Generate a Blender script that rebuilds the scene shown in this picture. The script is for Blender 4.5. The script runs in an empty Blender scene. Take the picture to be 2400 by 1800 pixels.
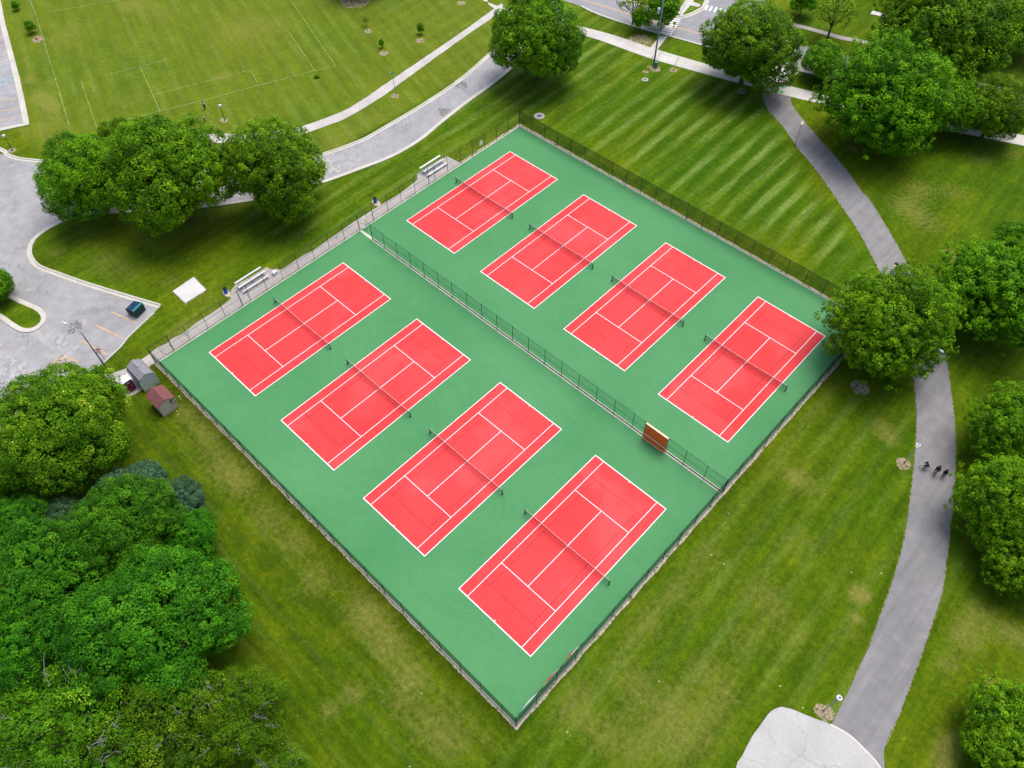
import bpy, bmesh, math, random
import numpy as np
from mathutils import Vector, Matrix
from mathutils.geometry import tessellate_polygon
PI = math.pi; R_ = math.radians
S = bpy.context.scene; C = S.collection
random.seed(7)

# ------------------------------------------------------------------ camera
CAM = (77.156, -18.919, 82.809); ROT = (0.635284, 0.012127, 0.759576); FPX = 1808.57
cam = bpy.data.cameras.new('camera'); co = bpy.data.objects.new('camera', cam); C.objects.link(co)
co.location = CAM; co.rotation_euler = ROT
cam.sensor_width = 36; cam.sensor_fit = 'HORIZONTAL'; cam.lens = FPX / 2400 * 36
cam.clip_start = 1; cam.clip_end = 3000
S.camera = co
_M = np.array(co.rotation_euler.to_matrix()); _P = np.array(CAM)
def G(x, y, h=0.0):
    """survey helper: photo pixel (2400x1800) -> point of the ground plane (or of height h)"""
    d = _M @ np.array([(x - 1200) / FPX, -(y - 900) / FPX, -1.0]); t = (h - _P[2]) / d[2]
    return _P + t * d
def GG(pts, h=0.0): return [tuple(G(x, y, h)[:2]) for x, y in pts]
def depth_at(p): return float(-(_M.T @ (np.array(p) - _P))[2])

# ------------------------------------------------------------------ node helpers
class N:
    def __init__(s, name):
        s.m = bpy.data.materials.new(name); s.m.use_nodes = True; s.t = s.m.node_tree; s.t.nodes.clear()
        s.out = s.n('ShaderNodeOutputMaterial'); s.b = s.n('ShaderNodeBsdfPrincipled')
        s.t.links.new(s.b.outputs[0], s.out.inputs[0]); s.b.inputs['Specular IOR Level'].default_value = 0.25
        s.b.inputs['Roughness'].default_value = 0.8
    def n(s, t, **k):
        x = s.t.nodes.new(t)
        for a, v in k.items(): setattr(x, a, v)
        return x
    def l(s, a, b): s.t.links.new(a, b)
    def pos(s):
        if not hasattr(s, '_p'): s._p = s.n('ShaderNodeNewGeometry').outputs['Position']
        return s._p
    def objc(s):
        return s.n('ShaderNodeTexCoord').outputs['Object']
    def map(s, v, scale=(1, 1, 1), rot=(0, 0, 0), loc=(0, 0, 0)):
        m = s.n('ShaderNodeMapping'); m.inputs['Scale'].default_value = scale; m.inputs['Rotation'].default_value = rot
        m.inputs['Location'].default_value = loc; s.l(v, m.inputs[0]); return m.outputs[0]
    def noise(s, v, scale, detail=4, rough=0.55, dist=0.0):
        x = s.n('ShaderNodeTexNoise'); s.l(v, x.inputs['Vector']); x.inputs['Scale'].default_value = scale
        x.inputs['Detail'].default_value = detail; x.inputs['Roughness'].default_value = rough; x.inputs['Distortion'].default_value = dist
        return x.outputs[0]
    def vor(s, v, scale, feature='DISTANCE_TO_EDGE', rnd=1.0):
        x = s.n('ShaderNodeTexVoronoi', feature=feature); s.l(v, x.inputs['Vector']); x.inputs['Scale'].default_value = scale
        x.inputs['Randomness'].default_value = rnd
        return x.outputs['Distance']
    def math(s, op, a, b=None, c=None, clamp=False):
        x = s.n('ShaderNodeMath', operation=op); x.use_clamp = clamp
        for i, q in enumerate((a, b, c)):
            if q is None: continue
            if isinstance(q, (int, float)): x.inputs[i].default_value = q
            else: s.l(q, x.inputs[i])
        return x.outputs[0]
    def ramp(s, v, stops, interp='LINEAR'):
        x = s.n('ShaderNodeValToRGB'); x.color_ramp.interpolation = interp; e = x.color_ramp.elements
        while len(e) < len(stops): e.new(0.5)
        for i, (p, c) in enumerate(stops):
            e[i].position = p; e[i].color = (*(c if hasattr(c, '__len__') else (c, c, c)), 1)
        s.l(v, x.inputs[0]); return x.outputs[0]
    def mix(s, f, a, b, mode='MIX'):
        x = s.n('ShaderNodeMix', data_type='RGBA', blend_type=mode)
        for i, q in ((0, f), (6, a), (7, b)):
            if isinstance(q, (int, float)): x.inputs[i].default_value = q
            elif isinstance(q, tuple): x.inputs[i].default_value = (*q, 1)
            else: s.l(q, x.inputs[i])
        return x.outputs[2]
    def attr(s, name):
        x = s.n('ShaderNodeAttribute', attribute_name=name); return x.outputs['Fac']
    def bump(s, h, strength=0.4, dist=0.05):
        x = s.n('ShaderNodeBump'); x.inputs['Strength'].default_value = strength; x.inputs['Distance'].default_value = dist
        s.l(h, x.inputs['Height']); s.l(x.outputs[0], s.b.inputs['Normal'])
    def col(s, c):
        if isinstance(c, tuple): s.b.inputs['Base Color'].default_value = (*c, 1)
        else: s.l(c, s.b.inputs['Base Color'])
    def set(s, **k):
        for a, v in k.items(): s.b.inputs[a.replace('_', ' ')].default_value = v

_mats = {}
def plain(name, c, rough=0.6, metal=0.0, var=0.12, scale=3.0, spec=0.3):
    """painted / moulded surface with a little mottling and wear"""
    if name in _mats: return _mats[name]
    s = N(name); v = s.objc(); n = s.noise(v, scale, 5, 0.6)
    lo = tuple(x * (1 - var) for x in c); hi = tuple(min(1, x * (1 + var)) for x in c)
    s.col(s.ramp(n, [(0.3, lo), (0.7, hi)])); s.set(Roughness=rough, Metallic=metal); s.b.inputs['Specular IOR Level'].default_value = spec
    _mats[name] = s.m; return s.m

def asphalt(name, c, crack=0.5, crack_scale=0.12, patch=0.25, tint=(1, 1, 1.02), streak=None):
    s = N(name); p = s.pos()
    big = s.noise(p, 0.09, 5, 0.6); med = s.noise(p, 0.7, 5, 0.6); fine = s.noise(p, 9, 3, 0.7)
    base = s.ramp(big, [(0.25, tuple(x * (1 - patch) for x in c)), (0.5, c), (0.75, tuple(min(1, x * (1 + patch * 0.6)) for x in c))])
    base = s.mix(0.5, base, s.ramp(med, [(0.25, (0.72, 0.72, 0.74)), (0.75, (1.25, 1.24, 1.22))]), 'MULTIPLY')
    base = s.mix(0.6, base, s.ramp(fine, [(0.25, (0.8, 0.8, 0.8)), (0.75, (1.2, 1.2, 1.2))]), 'MULTIPLY')
    if crack > 0:
        wob = s.n('ShaderNodeVectorMath', operation='MULTIPLY_ADD')
        nz = s.n('ShaderNodeTexNoise'); s.l(p, nz.inputs['Vector']); nz.inputs['Scale'].default_value = 0.5; nz.inputs['Detail'].default_value = 6
        s.l(nz.outputs['Color'], wob.inputs[0]); wob.inputs[1].default_value = (5, 5, 5); s.l(p, wob.inputs[2])
        e = s.vor(wob.outputs[0], crack_scale)
        ck = s.math('MULTIPLY', s.ramp(e, [(0.0, 1.0), (0.003, 0.9), (0.009, 0.0)]), s.ramp(s.noise(p, 0.11, 3), [(0.4, 0.15), (0.6, 1.0)]))
        e2 = s.vor(wob.outputs[0], crack_scale * 5)
        area = s.ramp(s.noise(p, 0.06, 4, 0.6), [(0.52, 0.0), (0.66, 1.0)])
        ck2 = s.math('MULTIPLY', s.ramp(e2, [(0.0, 1.0), (0.02, 0.7), (0.07, 0.0)]), area)
        k = s.math('MULTIPLY', s.math('MAXIMUM', ck, ck2), crack, clamp=True)
        base = s.mix(k, base, tuple(x * 0.32 for x in c))
        spall = s.ramp(s.noise(p, 0.16, 6, 0.75, 1.2), [(0.6, 0.0), (0.68, 1.0)])
        stain = s.ramp(s.noise(s.map(p, loc=(31, 7, 0)), 0.13, 6, 0.7, 0.8), [(0.56, 0.0), (0.7, 1.0)])
        base = s.mix(s.math('MULTIPLY', stain, crack * 1.0), base, tuple(x * 0.62 for x in c))
        base = s.mix(s.math('MULTIPLY', spall, crack * 0.9), base, tuple(min(1, x * 1.5) for x in (c[0], c[1] * 0.97, c[2] * 0.92)))
    if streak:
        d = s.ramp(s.noise(s.map(p, (0.9, 0.05, 1), (0, 0, streak)), 1.0, 3), [(0.35, (0.86, 0.86, 0.87)), (0.65, (1.12, 1.12, 1.12))])
        base = s.mix(0.8, base, d, 'MULTIPLY')
    s.col(base); s.set(Roughness=0.9); s.bump(fine, 0.3, 0.02)
    return s.m

def concrete(name, c, joints=None, ang=0.0, crack=0.0):
    s = N(name); p = s.pos()
    base = s.ramp(s.noise(p, 0.25, 5, 0.6), [(0.3, tuple(x * 0.86 for x in c)), (0.7, tuple(min(1, x * 1.08) for x in c))])
    base = s.mix(0.5, base, s.ramp(s.noise(p, 3.5, 5, 0.7), [(0.25, (0.8, 0.79, 0.77)), (0.75, (1.15, 1.15, 1.15))]), 'MULTIPLY')
    if joints:
        br = s.n('ShaderNodeTexBrick'); s.l(s.map(p, (1, 1, 1), (0, 0, ang)), br.inputs['Vector'])
        br.inputs['Scale'].default_value = 1; br.inputs['Brick Width'].default_value = joints; br.inputs['Row Height'].default_value = joints
        br.offset = 0; br.inputs['Mortar Size'].default_value = 0.02; br.inputs['Mortar Smooth'].default_value = 0.2
        br.inputs['Color1'].default_value = (1, 1, 1, 1); br.inputs['Color2'].default_value = (0.9, 0.9, 0.89, 1); br.inputs['Mortar'].default_value = (0.55, 0.54, 0.5, 1)
        base = s.mix(0.8, base, br.outputs[0], 'MULTIPLY')
    if crack:
        nz = s.n('ShaderNodeTexNoise'); s.l(p, nz.inputs['Vector']); nz.inputs['Scale'].default_value = 0.8; nz.inputs['Detail'].default_value = 6
        wob = s.n('ShaderNodeVectorMath', operation='MULTIPLY_ADD'); s.l(nz.outputs['Color'], wob.inputs[0]); wob.inputs[1].default_value = (2.2, 2.2, 2.2); s.l(p, wob.inputs[2])
        e = s.ramp(s.vor(wob.outputs[0], 0.16), [(0.0, 1.0), (0.002, 0.8), (0.006, 0.0)])
        base = s.mix(s.math('MULTIPLY', e, crack), base, (0.1, 0.11, 0.07))
    s.col(base); s.set(Roughness=0.9)
    return s.m

# ------------------------------------------------------------------ mesh helpers
class MB:
    def __init__(s): s.v = []; s.f = []
    def add(s, v, f):
        o = len(s.v); s.v += [tuple(map(float, q)) for q in v]; s.f += [tuple(i + o for i in q) for q in f]; return s
    def box(s, c, d, rz=0.0, rx=0.0, ry=0.0):
        M = Matrix.Rotation(rz, 3, 'Z') @ Matrix.Rotation(ry, 3, 'Y') @ Matrix.Rotation(rx, 3, 'X')
        vs = []
        for z in (-.5, .5):
            for x, y in ((-.5, -.5), (.5, -.5), (.5, .5), (-.5, .5)):
                q = M @ Vector((x * d[0], y * d[1], z * d[2])); vs.append((c[0] + q.x, c[1] + q.y, c[2] + q.z))
        return s.add(vs, [(3, 2, 1, 0), (4, 5, 6, 7), (0, 1, 5, 4), (1, 2, 6, 5), (2, 3, 7, 6), (3, 0, 4, 7)])
    def tube(s, pts, rad, seg=8, cap=True):
        pts = [Vector(p) for p in pts]; rr = rad if hasattr(rad, '__len__') else [rad] * len(pts)
        vs = []; fs = []; pv = None
        for i, p in enumerate(pts):
            d = (pts[min(i + 1, len(pts) - 1)] - pts[max(i - 1, 0)]).normalized()
            a = pv if pv is not None else (Vector((0, 0, 1)) if abs(d.z) < 0.9 else Vector((1, 0, 0)))
            u = (a - d * a.dot(d)).normalized(); w = d.cross(u); pv = u
            for k in range(seg):
                t = 2 * PI * k / seg; q = p + (u * math.cos(t) + w * math.sin(t)) * rr[i]; vs.append(q)
        for i in range(len(pts) - 1):
            for k in range(seg):
                a = i * seg + k; b = i * seg + (k + 1) % seg; fs.append((a, b, b + seg, a + seg))
        if cap:
            fs.append(tuple(range(seg - 1, -1, -1))); fs.append(tuple(range((len(pts) - 1) * seg, len(pts) * seg)))
        return s.add(vs, fs)
    def lathe(s, prof, c=(0, 0, 0), seg=16):
        vs = []; fs = []
        for r, z in prof:
            for k in range(seg):
                t = 2 * PI * k / seg; vs.append((c[0] + r * math.cos(t), c[1] + r * math.sin(t), c[2] + z))
        for i in range(len(prof) - 1):
            for k in range(seg):
                a = i * seg + k; b = i * seg + (k + 1) % seg; fs.append((a, b, b + seg, a + seg))
        fs.append(tuple(range(seg - 1, -1, -1))); fs.append(tuple(range((len(prof) - 1) * seg, len(prof) * seg)))
        return s.add(vs, fs)
    def torus(s, c, R, r, axis='Y', seg=20, ms=6):
        vs = []; fs = []
        for i in range(seg):
            t = 2 * PI * i / seg
            for k in range(ms):
                u = 2 * PI * k / ms; a = (R + r * math.cos(u)) * math.cos(t); b = (R + r * math.cos(u)) * math.sin(t); h = r * math.sin(u)
                q = (a, h, b) if axis == 'Y' else (a, b, h); vs.append((c[0] + q[0], c[1] + q[1], c[2] + q[2]))
        for i in range(seg):
            for k in range(ms):
                a = i * ms + k; b = i * ms + (k + 1) % ms; c2 = ((i + 1) % seg) * ms + (k + 1) % ms; d = ((i + 1) % seg) * ms + k
                fs.append((a, b, c2, d))
        return s.add(vs, fs)
    def build(s, name, mat, parent=None, smooth=False, loc=None):
        me = bpy.data.meshes.new(name); me.from_pydata(s.v, [], s.f); me.update()
        if smooth: me.polygons.foreach_set('use_smooth', [True] * len(me.polygons))
        me.materials.append(mat); o = bpy.data.objects.new(name, me); C.objects.link(o)
        if parent: o.parent = parent
        if loc: o.location = loc
        return o

def tag(o, label=None, cat=None, group=None, kind=None):
    for k, v in (('label', label), ('category', cat), ('group', group), ('kind', kind)):
        if v: o[k] = v
    return o
def empty(name, loc=(0, 0, 0), rz=0.0, label=None, cat=None, group=None):
    o = bpy.data.objects.new(name, None); C.objects.link(o); o.location = loc; o.rotation_euler = (0, 0, rz); o.empty_display_size = 0.3
    return tag(o, label, cat, group)
def kids(o): return [c for c in list(C.objects) if c.parent == o]
def copy_tree(o, parent=None):
    c = o.copy(); C.objects.link(c); c.parent = parent
    for ch in kids(o): copy_tree(ch, c)
    return c

def spline(pts, step=1.0, closed=False):
    """Catmull-Rom through ground points, resampled"""
    p = [np.array(q, float) for q in pts]; n = len(p); out = []
    rng = range(n if closed else n - 1)
    for i in rng:
        a, b, c, d = (p[(i - 1) % n] if closed or i > 0 else 2 * p[0] - p[1]), p[i], p[(i + 1) % n], (p[(i + 2) % n] if closed or i + 2 < n else 2 * p[-1] - p[-2])
        k = max(1, int(np.linalg.norm(c - b) / step))
        for j in range(k):
            t = j / k; out.append(tuple(0.5 * ((2 * b) + (-a + c) * t + (2 * a - 5 * b + 4 * c - d) * t * t + (-a + 3 * b - 3 * c + d) * t ** 3)))
    if not closed: out.append(tuple(p[-1]))
    return out
def dense(pts, step=0.5, closed=True):
    out = []; n = len(pts)
    for i in range(n if closed else n - 1):
        a = np.array(pts[i]); b = np.array(pts[(i + 1) % n]); k = max(1, int(np.linalg.norm(b - a) / step))
        out += [tuple(a + (b - a) * j / k) for j in range(k)]
    if not closed: out.append(tuple(pts[-1]))
    return out
def jitter(pts, amp, seed=1):
    r = random.Random(seed); ph = [r.uniform(0, 6) for _ in range(4)]; out = []
    for i, (x, y) in enumerate(pts):
        out.append((x + amp * (math.sin(x * 2.1 + y * 1.3 + ph[0]) * .5 + r.uniform(-.6, .6)), y + amp * (math.sin(y * 1.9 - x * 1.7 + ph[1]) * .5 + r.uniform(-.6, .6))))
    return out
def sheet(name, pts, z, mat, kind='structure', parent=None):
    vs = [Vector((x, y, 0)) for x, y in pts]; tris = tessellate_polygon([vs])
    m = MB(); fs = []
    for t in tris:
        a, b, c = [vs[i] for i in t]
        fs.append(t if (b - a).cross(c - a).z > 0 else (t[0], t[2], t[1]))
    m.add([(v.x, v.y, z) for v in vs], fs); o = m.build(name, mat, parent)
    if kind and not parent: o['kind'] = kind
    return o
def quad_list(name, quads, z, mat, parent=None, kind='structure'):
    m = MB()
    for q in quads:
        a, b, c = [Vector((*t, 0)) for t in q[:3]]
        if (b - a).cross(c - a).z < 0: q = q[::-1]
        m.add([(x, y, z) for x, y in q], [tuple(range(len(q)))])
    o = m.build(name, mat, parent)
    if kind and not parent: o['kind'] = kind
    return o
def ribbon(pts, w, z0, z1=None):
    """box-section strip along a polyline; w = (left, right) offsets"""
    P = [Vector((x, y, 0)) for x, y in pts]; m = MB(); vs = []; fs = []; n = len(P)
    for i, p in enumerate(P):
        d = (P[min(i + 1, n - 1)] - P[max(i - 1, 0)]); d.normalize(); nn = Vector((-d.y, d.x, 0))
        a = p + nn * w[0]; b = p + nn * w[1]
        vs += [(a.x, a.y, z0), (a.x, a.y, z1 or z0), (b.x, b.y, z1 or z0), (b.x, b.y, z0)]
    for i in range(n - 1):
        o = i * 4
        if z1 is None: fs.append((o, o + 3, o + 7, o + 4)); continue
        for k in ((0, 1), (1, 2), (2, 3)): fs.append((o + k[0], o + k[1], o + 4 + k[1], o + 4 + k[0]))
    if z1 is not None: fs.append((0, 3, 2, 1)); o = (n - 1) * 4; fs.append((o, o + 1, o + 2, o + 3))
    return m.add(vs, fs)
def line2(a, b, w):
    a = np.array(a); b = np.array(b); d = (b - a) / np.linalg.norm(b - a); n = np.array([-d[1], d[0]]) * w / 2
    return [tuple(a - n), tuple(b - n), tuple(b + n), tuple(a + n)]

# ------------------------------------------------------------------ light
w = bpy.data.worlds.new('World'); S.world = w; w.use_nodes = True; nt = w.node_tree; nt.nodes.clear()
SUN_EL, SUN_AZ = 68.0, -8.0       # azimuth measured clockwise from +y
sky = nt.nodes.new('ShaderNodeTexSky'); sky.sky_type = 'NISHITA'; sky.sun_disc = False
sky.sun_elevation = R_(SUN_EL); sky.sun_rotation = R_(SUN_AZ); sky.air_density = 0.8; sky.dust_density = 4.0; sky.ozone_density = 0.6
bg = nt.nodes.new('ShaderNodeBackground'); bg.inputs[1].default_value = 0.12
wo = nt.nodes.new('ShaderNodeOutputWorld'); nt.links.new(sky.outputs[0], bg.inputs[0]); nt.links.new(bg.outputs[0], wo.inputs[0])
sun = bpy.data.lights.new('sun', 'SUN'); sun.energy = 1.5; sun.angle = R_(38); sun.color = (1.0, 0.96, 0.90)
so = bpy.data.objects.new('sun', sun); C.objects.link(so)
sd = Vector((math.sin(R_(SUN_AZ)) * math.cos(R_(SUN_EL)), math.cos(R_(SUN_AZ)) * math.cos(R_(SUN_EL)), math.sin(R_(SUN_EL))))
so.rotation_euler = sd.to_track_quat('Z', 'Y').to_euler(); so.location = (30, 30, 120)
vs_ = S.view_settings; vs_.view_transform = 'Standard'; vs_.look = 'None'; vs_.gamma = 1; vs_.exposure = 0.66; vs_.use_curve_mapping = False
S.render.engine = 'CYCLES'; S.cycles.max_bounces = 6; S.cycles.transparent_max_bounces = 12

# ------------------------------------------------------------------ lawn
def grid_axis(a, b, step, far):
    core = np.arange(a, b + step, step); n = 7
    lo = a - np.geomspace(step * 2, far, n)[::-1]; hi = core[-1] + np.geomspace(step * 2, far, n)
    return np.concatenate([lo, core, hi])
gx = grid_axis(-125, 150, 0.8, 450); gy = grid_axis(-60, 190, 0.8, 450)
X, Y = np.meshgrid(gx, gy); nx, ny = len(gx), len(gy)
def blob(px, py, rpx, amt=1.0, elong=None):
    c = G(px, py); r = rpx * depth_at(c) / FPX; dx, dy = X - c[0], Y - c[1]
    if elong: a, k = elong; u = dx * math.cos(a) + dy * math.sin(a); v = -dx * math.sin(a) + dy * math.cos(a); d = (u / k) ** 2 + v ** 2
    else: d = dx ** 2 + dy ** 2
    return amt * np.exp(-d / (r * r))
A_dry = np.zeros_like(X); A_y = np.zeros_like(X); A_x = np.zeros_like(X); A_f = np.zeros_like(X); A_lush = np.zeros_like(X); A_sw = np.zeros_like(X)
def sstep(v, a, b): t = np.clip((v - a) / (b - a), 0, 1); return t * t * (3 - 2 * t)
# dry, worn patches (photo survey points)
for q in [(860,1440,55,.8),(905,1520,50,.7),(960,1590,45,.7),(830,1625,30,.9),(770,1665,30,.9),(930,1650,50,.5),(1000,1700,60,.6),(1060,1750,60,.6),
          (1350,1650,60,.5),(1400,1720,60,.5),(1480,1760,70,.5),(1570,1740,80,.55),(1650,1700,80,.55),(1700,1620,60,.5),(1560,1640,60,.5),(1640,1560,50,.5),(1480,1620,50,.5),
          (1740,1500,60,.6),(1800,1400,60,.7),(1870,1270,60,.6),(1900,1140,50,.6),(1860,1115,30,.7),(2070,1000,32,.9),(2085,1030,24,.8),(2010,1390,26,1.3),(2022,1400,14,1.4),(2008,1450,20,1.2),(1995,1490,20,.8),(1870,1500,60,.5),
          (2290,1440,50,.8),(2260,1500,45,.9),(2220,1560,30,.8),(2380,1490,40,1.),(2320,1600,25,1.),(2230,1740,34,1.2),(2210,1790,34,1.2),(2250,1180,25,.8),(2290,1250,40,.9),(2330,1280,30,.8),
          (2120,480,45,.8),(2170,520,50,.7),(2150,440,40,.8),(2240,450,45,.6),(2300,370,35,.7),(2380,360,30,.6),(2230,600,30,.9),(2000,350,18,1.),(1960,290,20,.6),(2250,640,30,.7),
          (470,700,50,.5),(400,660,40,.5),(240,610,60,.6),(300,640,50,.5),(130,590,30,.7),(210,530,50,.5),(430,780,40,.7),(390,830,25,.7),(550,680,30,.4),
          (150,95,60,.6),(170,60,40,.5),(310,10,40,1.),(380,30,60,.6),(340,120,60,.5),(80,230,30,.8),(110,240,22,.8),(130,250,18,.8),(120,190,22,.7),(60,190,20,.8),(95,300,40,.7),(140,330,50,.6),
          (520,180,25,1.),(300,240,40,.5),(560,60,80,.5),(660,60,60,.5),(740,120,60,.4),(900,200,60,.4),(680,230,60,.4),(800,320,50,.5),(860,280,50,.5),(940,260,50,.4),(760,350,60,.4),(560,80,80,.3),
          (520,1090,70,.5),(450,960,40,.7),(490,1010,40,.6),(560,1130,50,.5),(620,1230,60,.5),(690,1280,40,.5),(730,1370,50,.6),
          (1530,1470,50,.5),(1600,1400,50,.5),(1680,1330,60,.5),(1480,1560,50,.4),(1500,96,25,1.2),(1520,102,20,1.),(1120,660,10,.5)]:
    A_dry += blob(*q)
fa_, fb_ = G(105, 150), G(150, 305); fang = math.atan2(fb_[1] - fa_[1], fb_[0] - fa_[0])
for q in [(112,250,9,.9,(fang,7)),(128,240,7,.8,(fang,7)),(98,230,8,.7,(fang,6)),(140,280,8,.7,(fang,4)),(75,180,10,.6,(fang,6)),(230,150,9,.5,(fang,8)),(330,210,9,.5,(fang,8)),(430,110,9,.5,(fang,8)),(520,140,9,.4,(fang,8)),(620,120,9,.5,(fang,8))]:
    A_dry += blob(*q)
# band along front fence and right fence
A_dry += 0.3 * np.exp(-((Y + 8.5) / 2.2) ** 2) * (X > -2) * (X < 66) + 0.35 * np.exp(-((X - 66.5) / 1.5) ** 2) * (Y > -7) * (Y < 66)
A_dry += 0.35 * np.exp(-((X + 6.3) / 1.6) ** 2) * (Y > -7) * (Y < 66)
pA, pB = G(1790, 230), G(2050, 610); pn = np.array([-(pB[1] - pA[1]), pB[0] - pA[0]]); pn /= np.linalg.norm(pn)
side = (X - pA[0]) * pn[0] + (Y - pA[1]) * pn[1]; sA, sB = G(1403, 93), G(1833, 222)
sn = np.array([-(sB[1] - sA[1]), sB[0] - sA[0]]); sn /= np.linalg.norm(sn); sdist = (X - sA[0]) * sn[0] + (Y - sA[1]) * sn[1]
if pn[0] * (20 - pA[0]) + pn[1] * (75 - pA[1]) < 0: side = -side
if sn[0] * (20 - sA[0]) + sn[1] * (75 - sA[1]) < 0: sdist = -sdist
A_y += sstep(side, -0.5, 4) * sstep(Y, 66.5, 78) * sstep(sdist, -1, 1) * (0.4 + 0.75 * sstep(X, 0, 16))
A_y += 0.32 * (X > 65) * sstep(Y, -40, -10) * (1 - sstep(X, 88, 94)) * (1 - sstep(Y, 50, 60))
A_x += 0.3 * (Y < -6.5) * (1 - sstep(Y, -9, -7)) * (X < 66)
A_f += ((X < -22) & (Y > 5)).astype(float) * 0.8
A_y += 0.5 * ((X > -22) & (X < -4) & (Y > 20)).astype(float)
A_deep_shade = np.zeros_like(X); A_deep_shade += 0.95 * sstep(-Y, 5, 9) * (1 - 0.35 * sstep(X, 40, 75)) + 0.42 * sstep(X, 64, 67) * sstep(-Y, -66, -50)  # front and right lawns: darker olive grass with tree shade and vignette painted in
A_deep_shade += 0.5 * sstep(-side, -1, 3) * (X > 40); A_deep_shade += 0.6 * sstep(sdist, -30, -8) * 0 + 0.6 * (sdist < -2) * (X > 10); A_deep_shade = np.clip(A_deep_shade, 0, 1)
A_lush += 0.8 * ((X > 0) & (X < 75) & (Y > 68)).astype(float)
c_ = G(2110, 470); A_sw += np.exp(-(((X - c_[0]) ** 2 + (Y - c_[1]) ** 2) / 90.0)); c2_ = G(2180, 520); A_sw += 0.8 * np.exp(-(((X - c2_[0]) ** 2 + (Y - c2_[1]) ** 2) / 70.0))
c3_ = G(2330, 370); A_sw += 0.5 * np.exp(-(((X - c3_[0]) ** 2 + (Y - c3_[1]) ** 2) / 60.0))
me = bpy.data.meshes.new('ground'); nv = nx * ny
me.vertices.add(nv); me.vertices.foreach_set('co', np.stack([X.ravel(), Y.ravel(), np.zeros(nv)], 1).ravel())
ii = (np.arange(ny - 1)[:, None] * nx + np.arange(nx - 1)[None, :]).ravel()
fc = np.stack([ii, ii + 1, ii + nx + 1, ii + nx], 1).ravel()
me.loops.add(len(fc)); me.loops.foreach_set('vertex_index', fc); me.polygons.add(len(ii))
me.polygons.foreach_set('loop_start', np.arange(len(ii)) * 4); me.update(); me.validate()
for nm, A in (('dry', A_dry), ('strip_y', A_y), ('strip_x', A_x), ('strip_f', A_f), ('lush', A_lush), ('deep', A_deep_shade), ('swirl', A_sw)):
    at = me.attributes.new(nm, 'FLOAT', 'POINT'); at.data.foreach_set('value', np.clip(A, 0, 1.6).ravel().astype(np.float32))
ground = bpy.data.objects.new('ground', me); C.objects.link(ground); ground['kind'] = 'structure'

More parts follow.
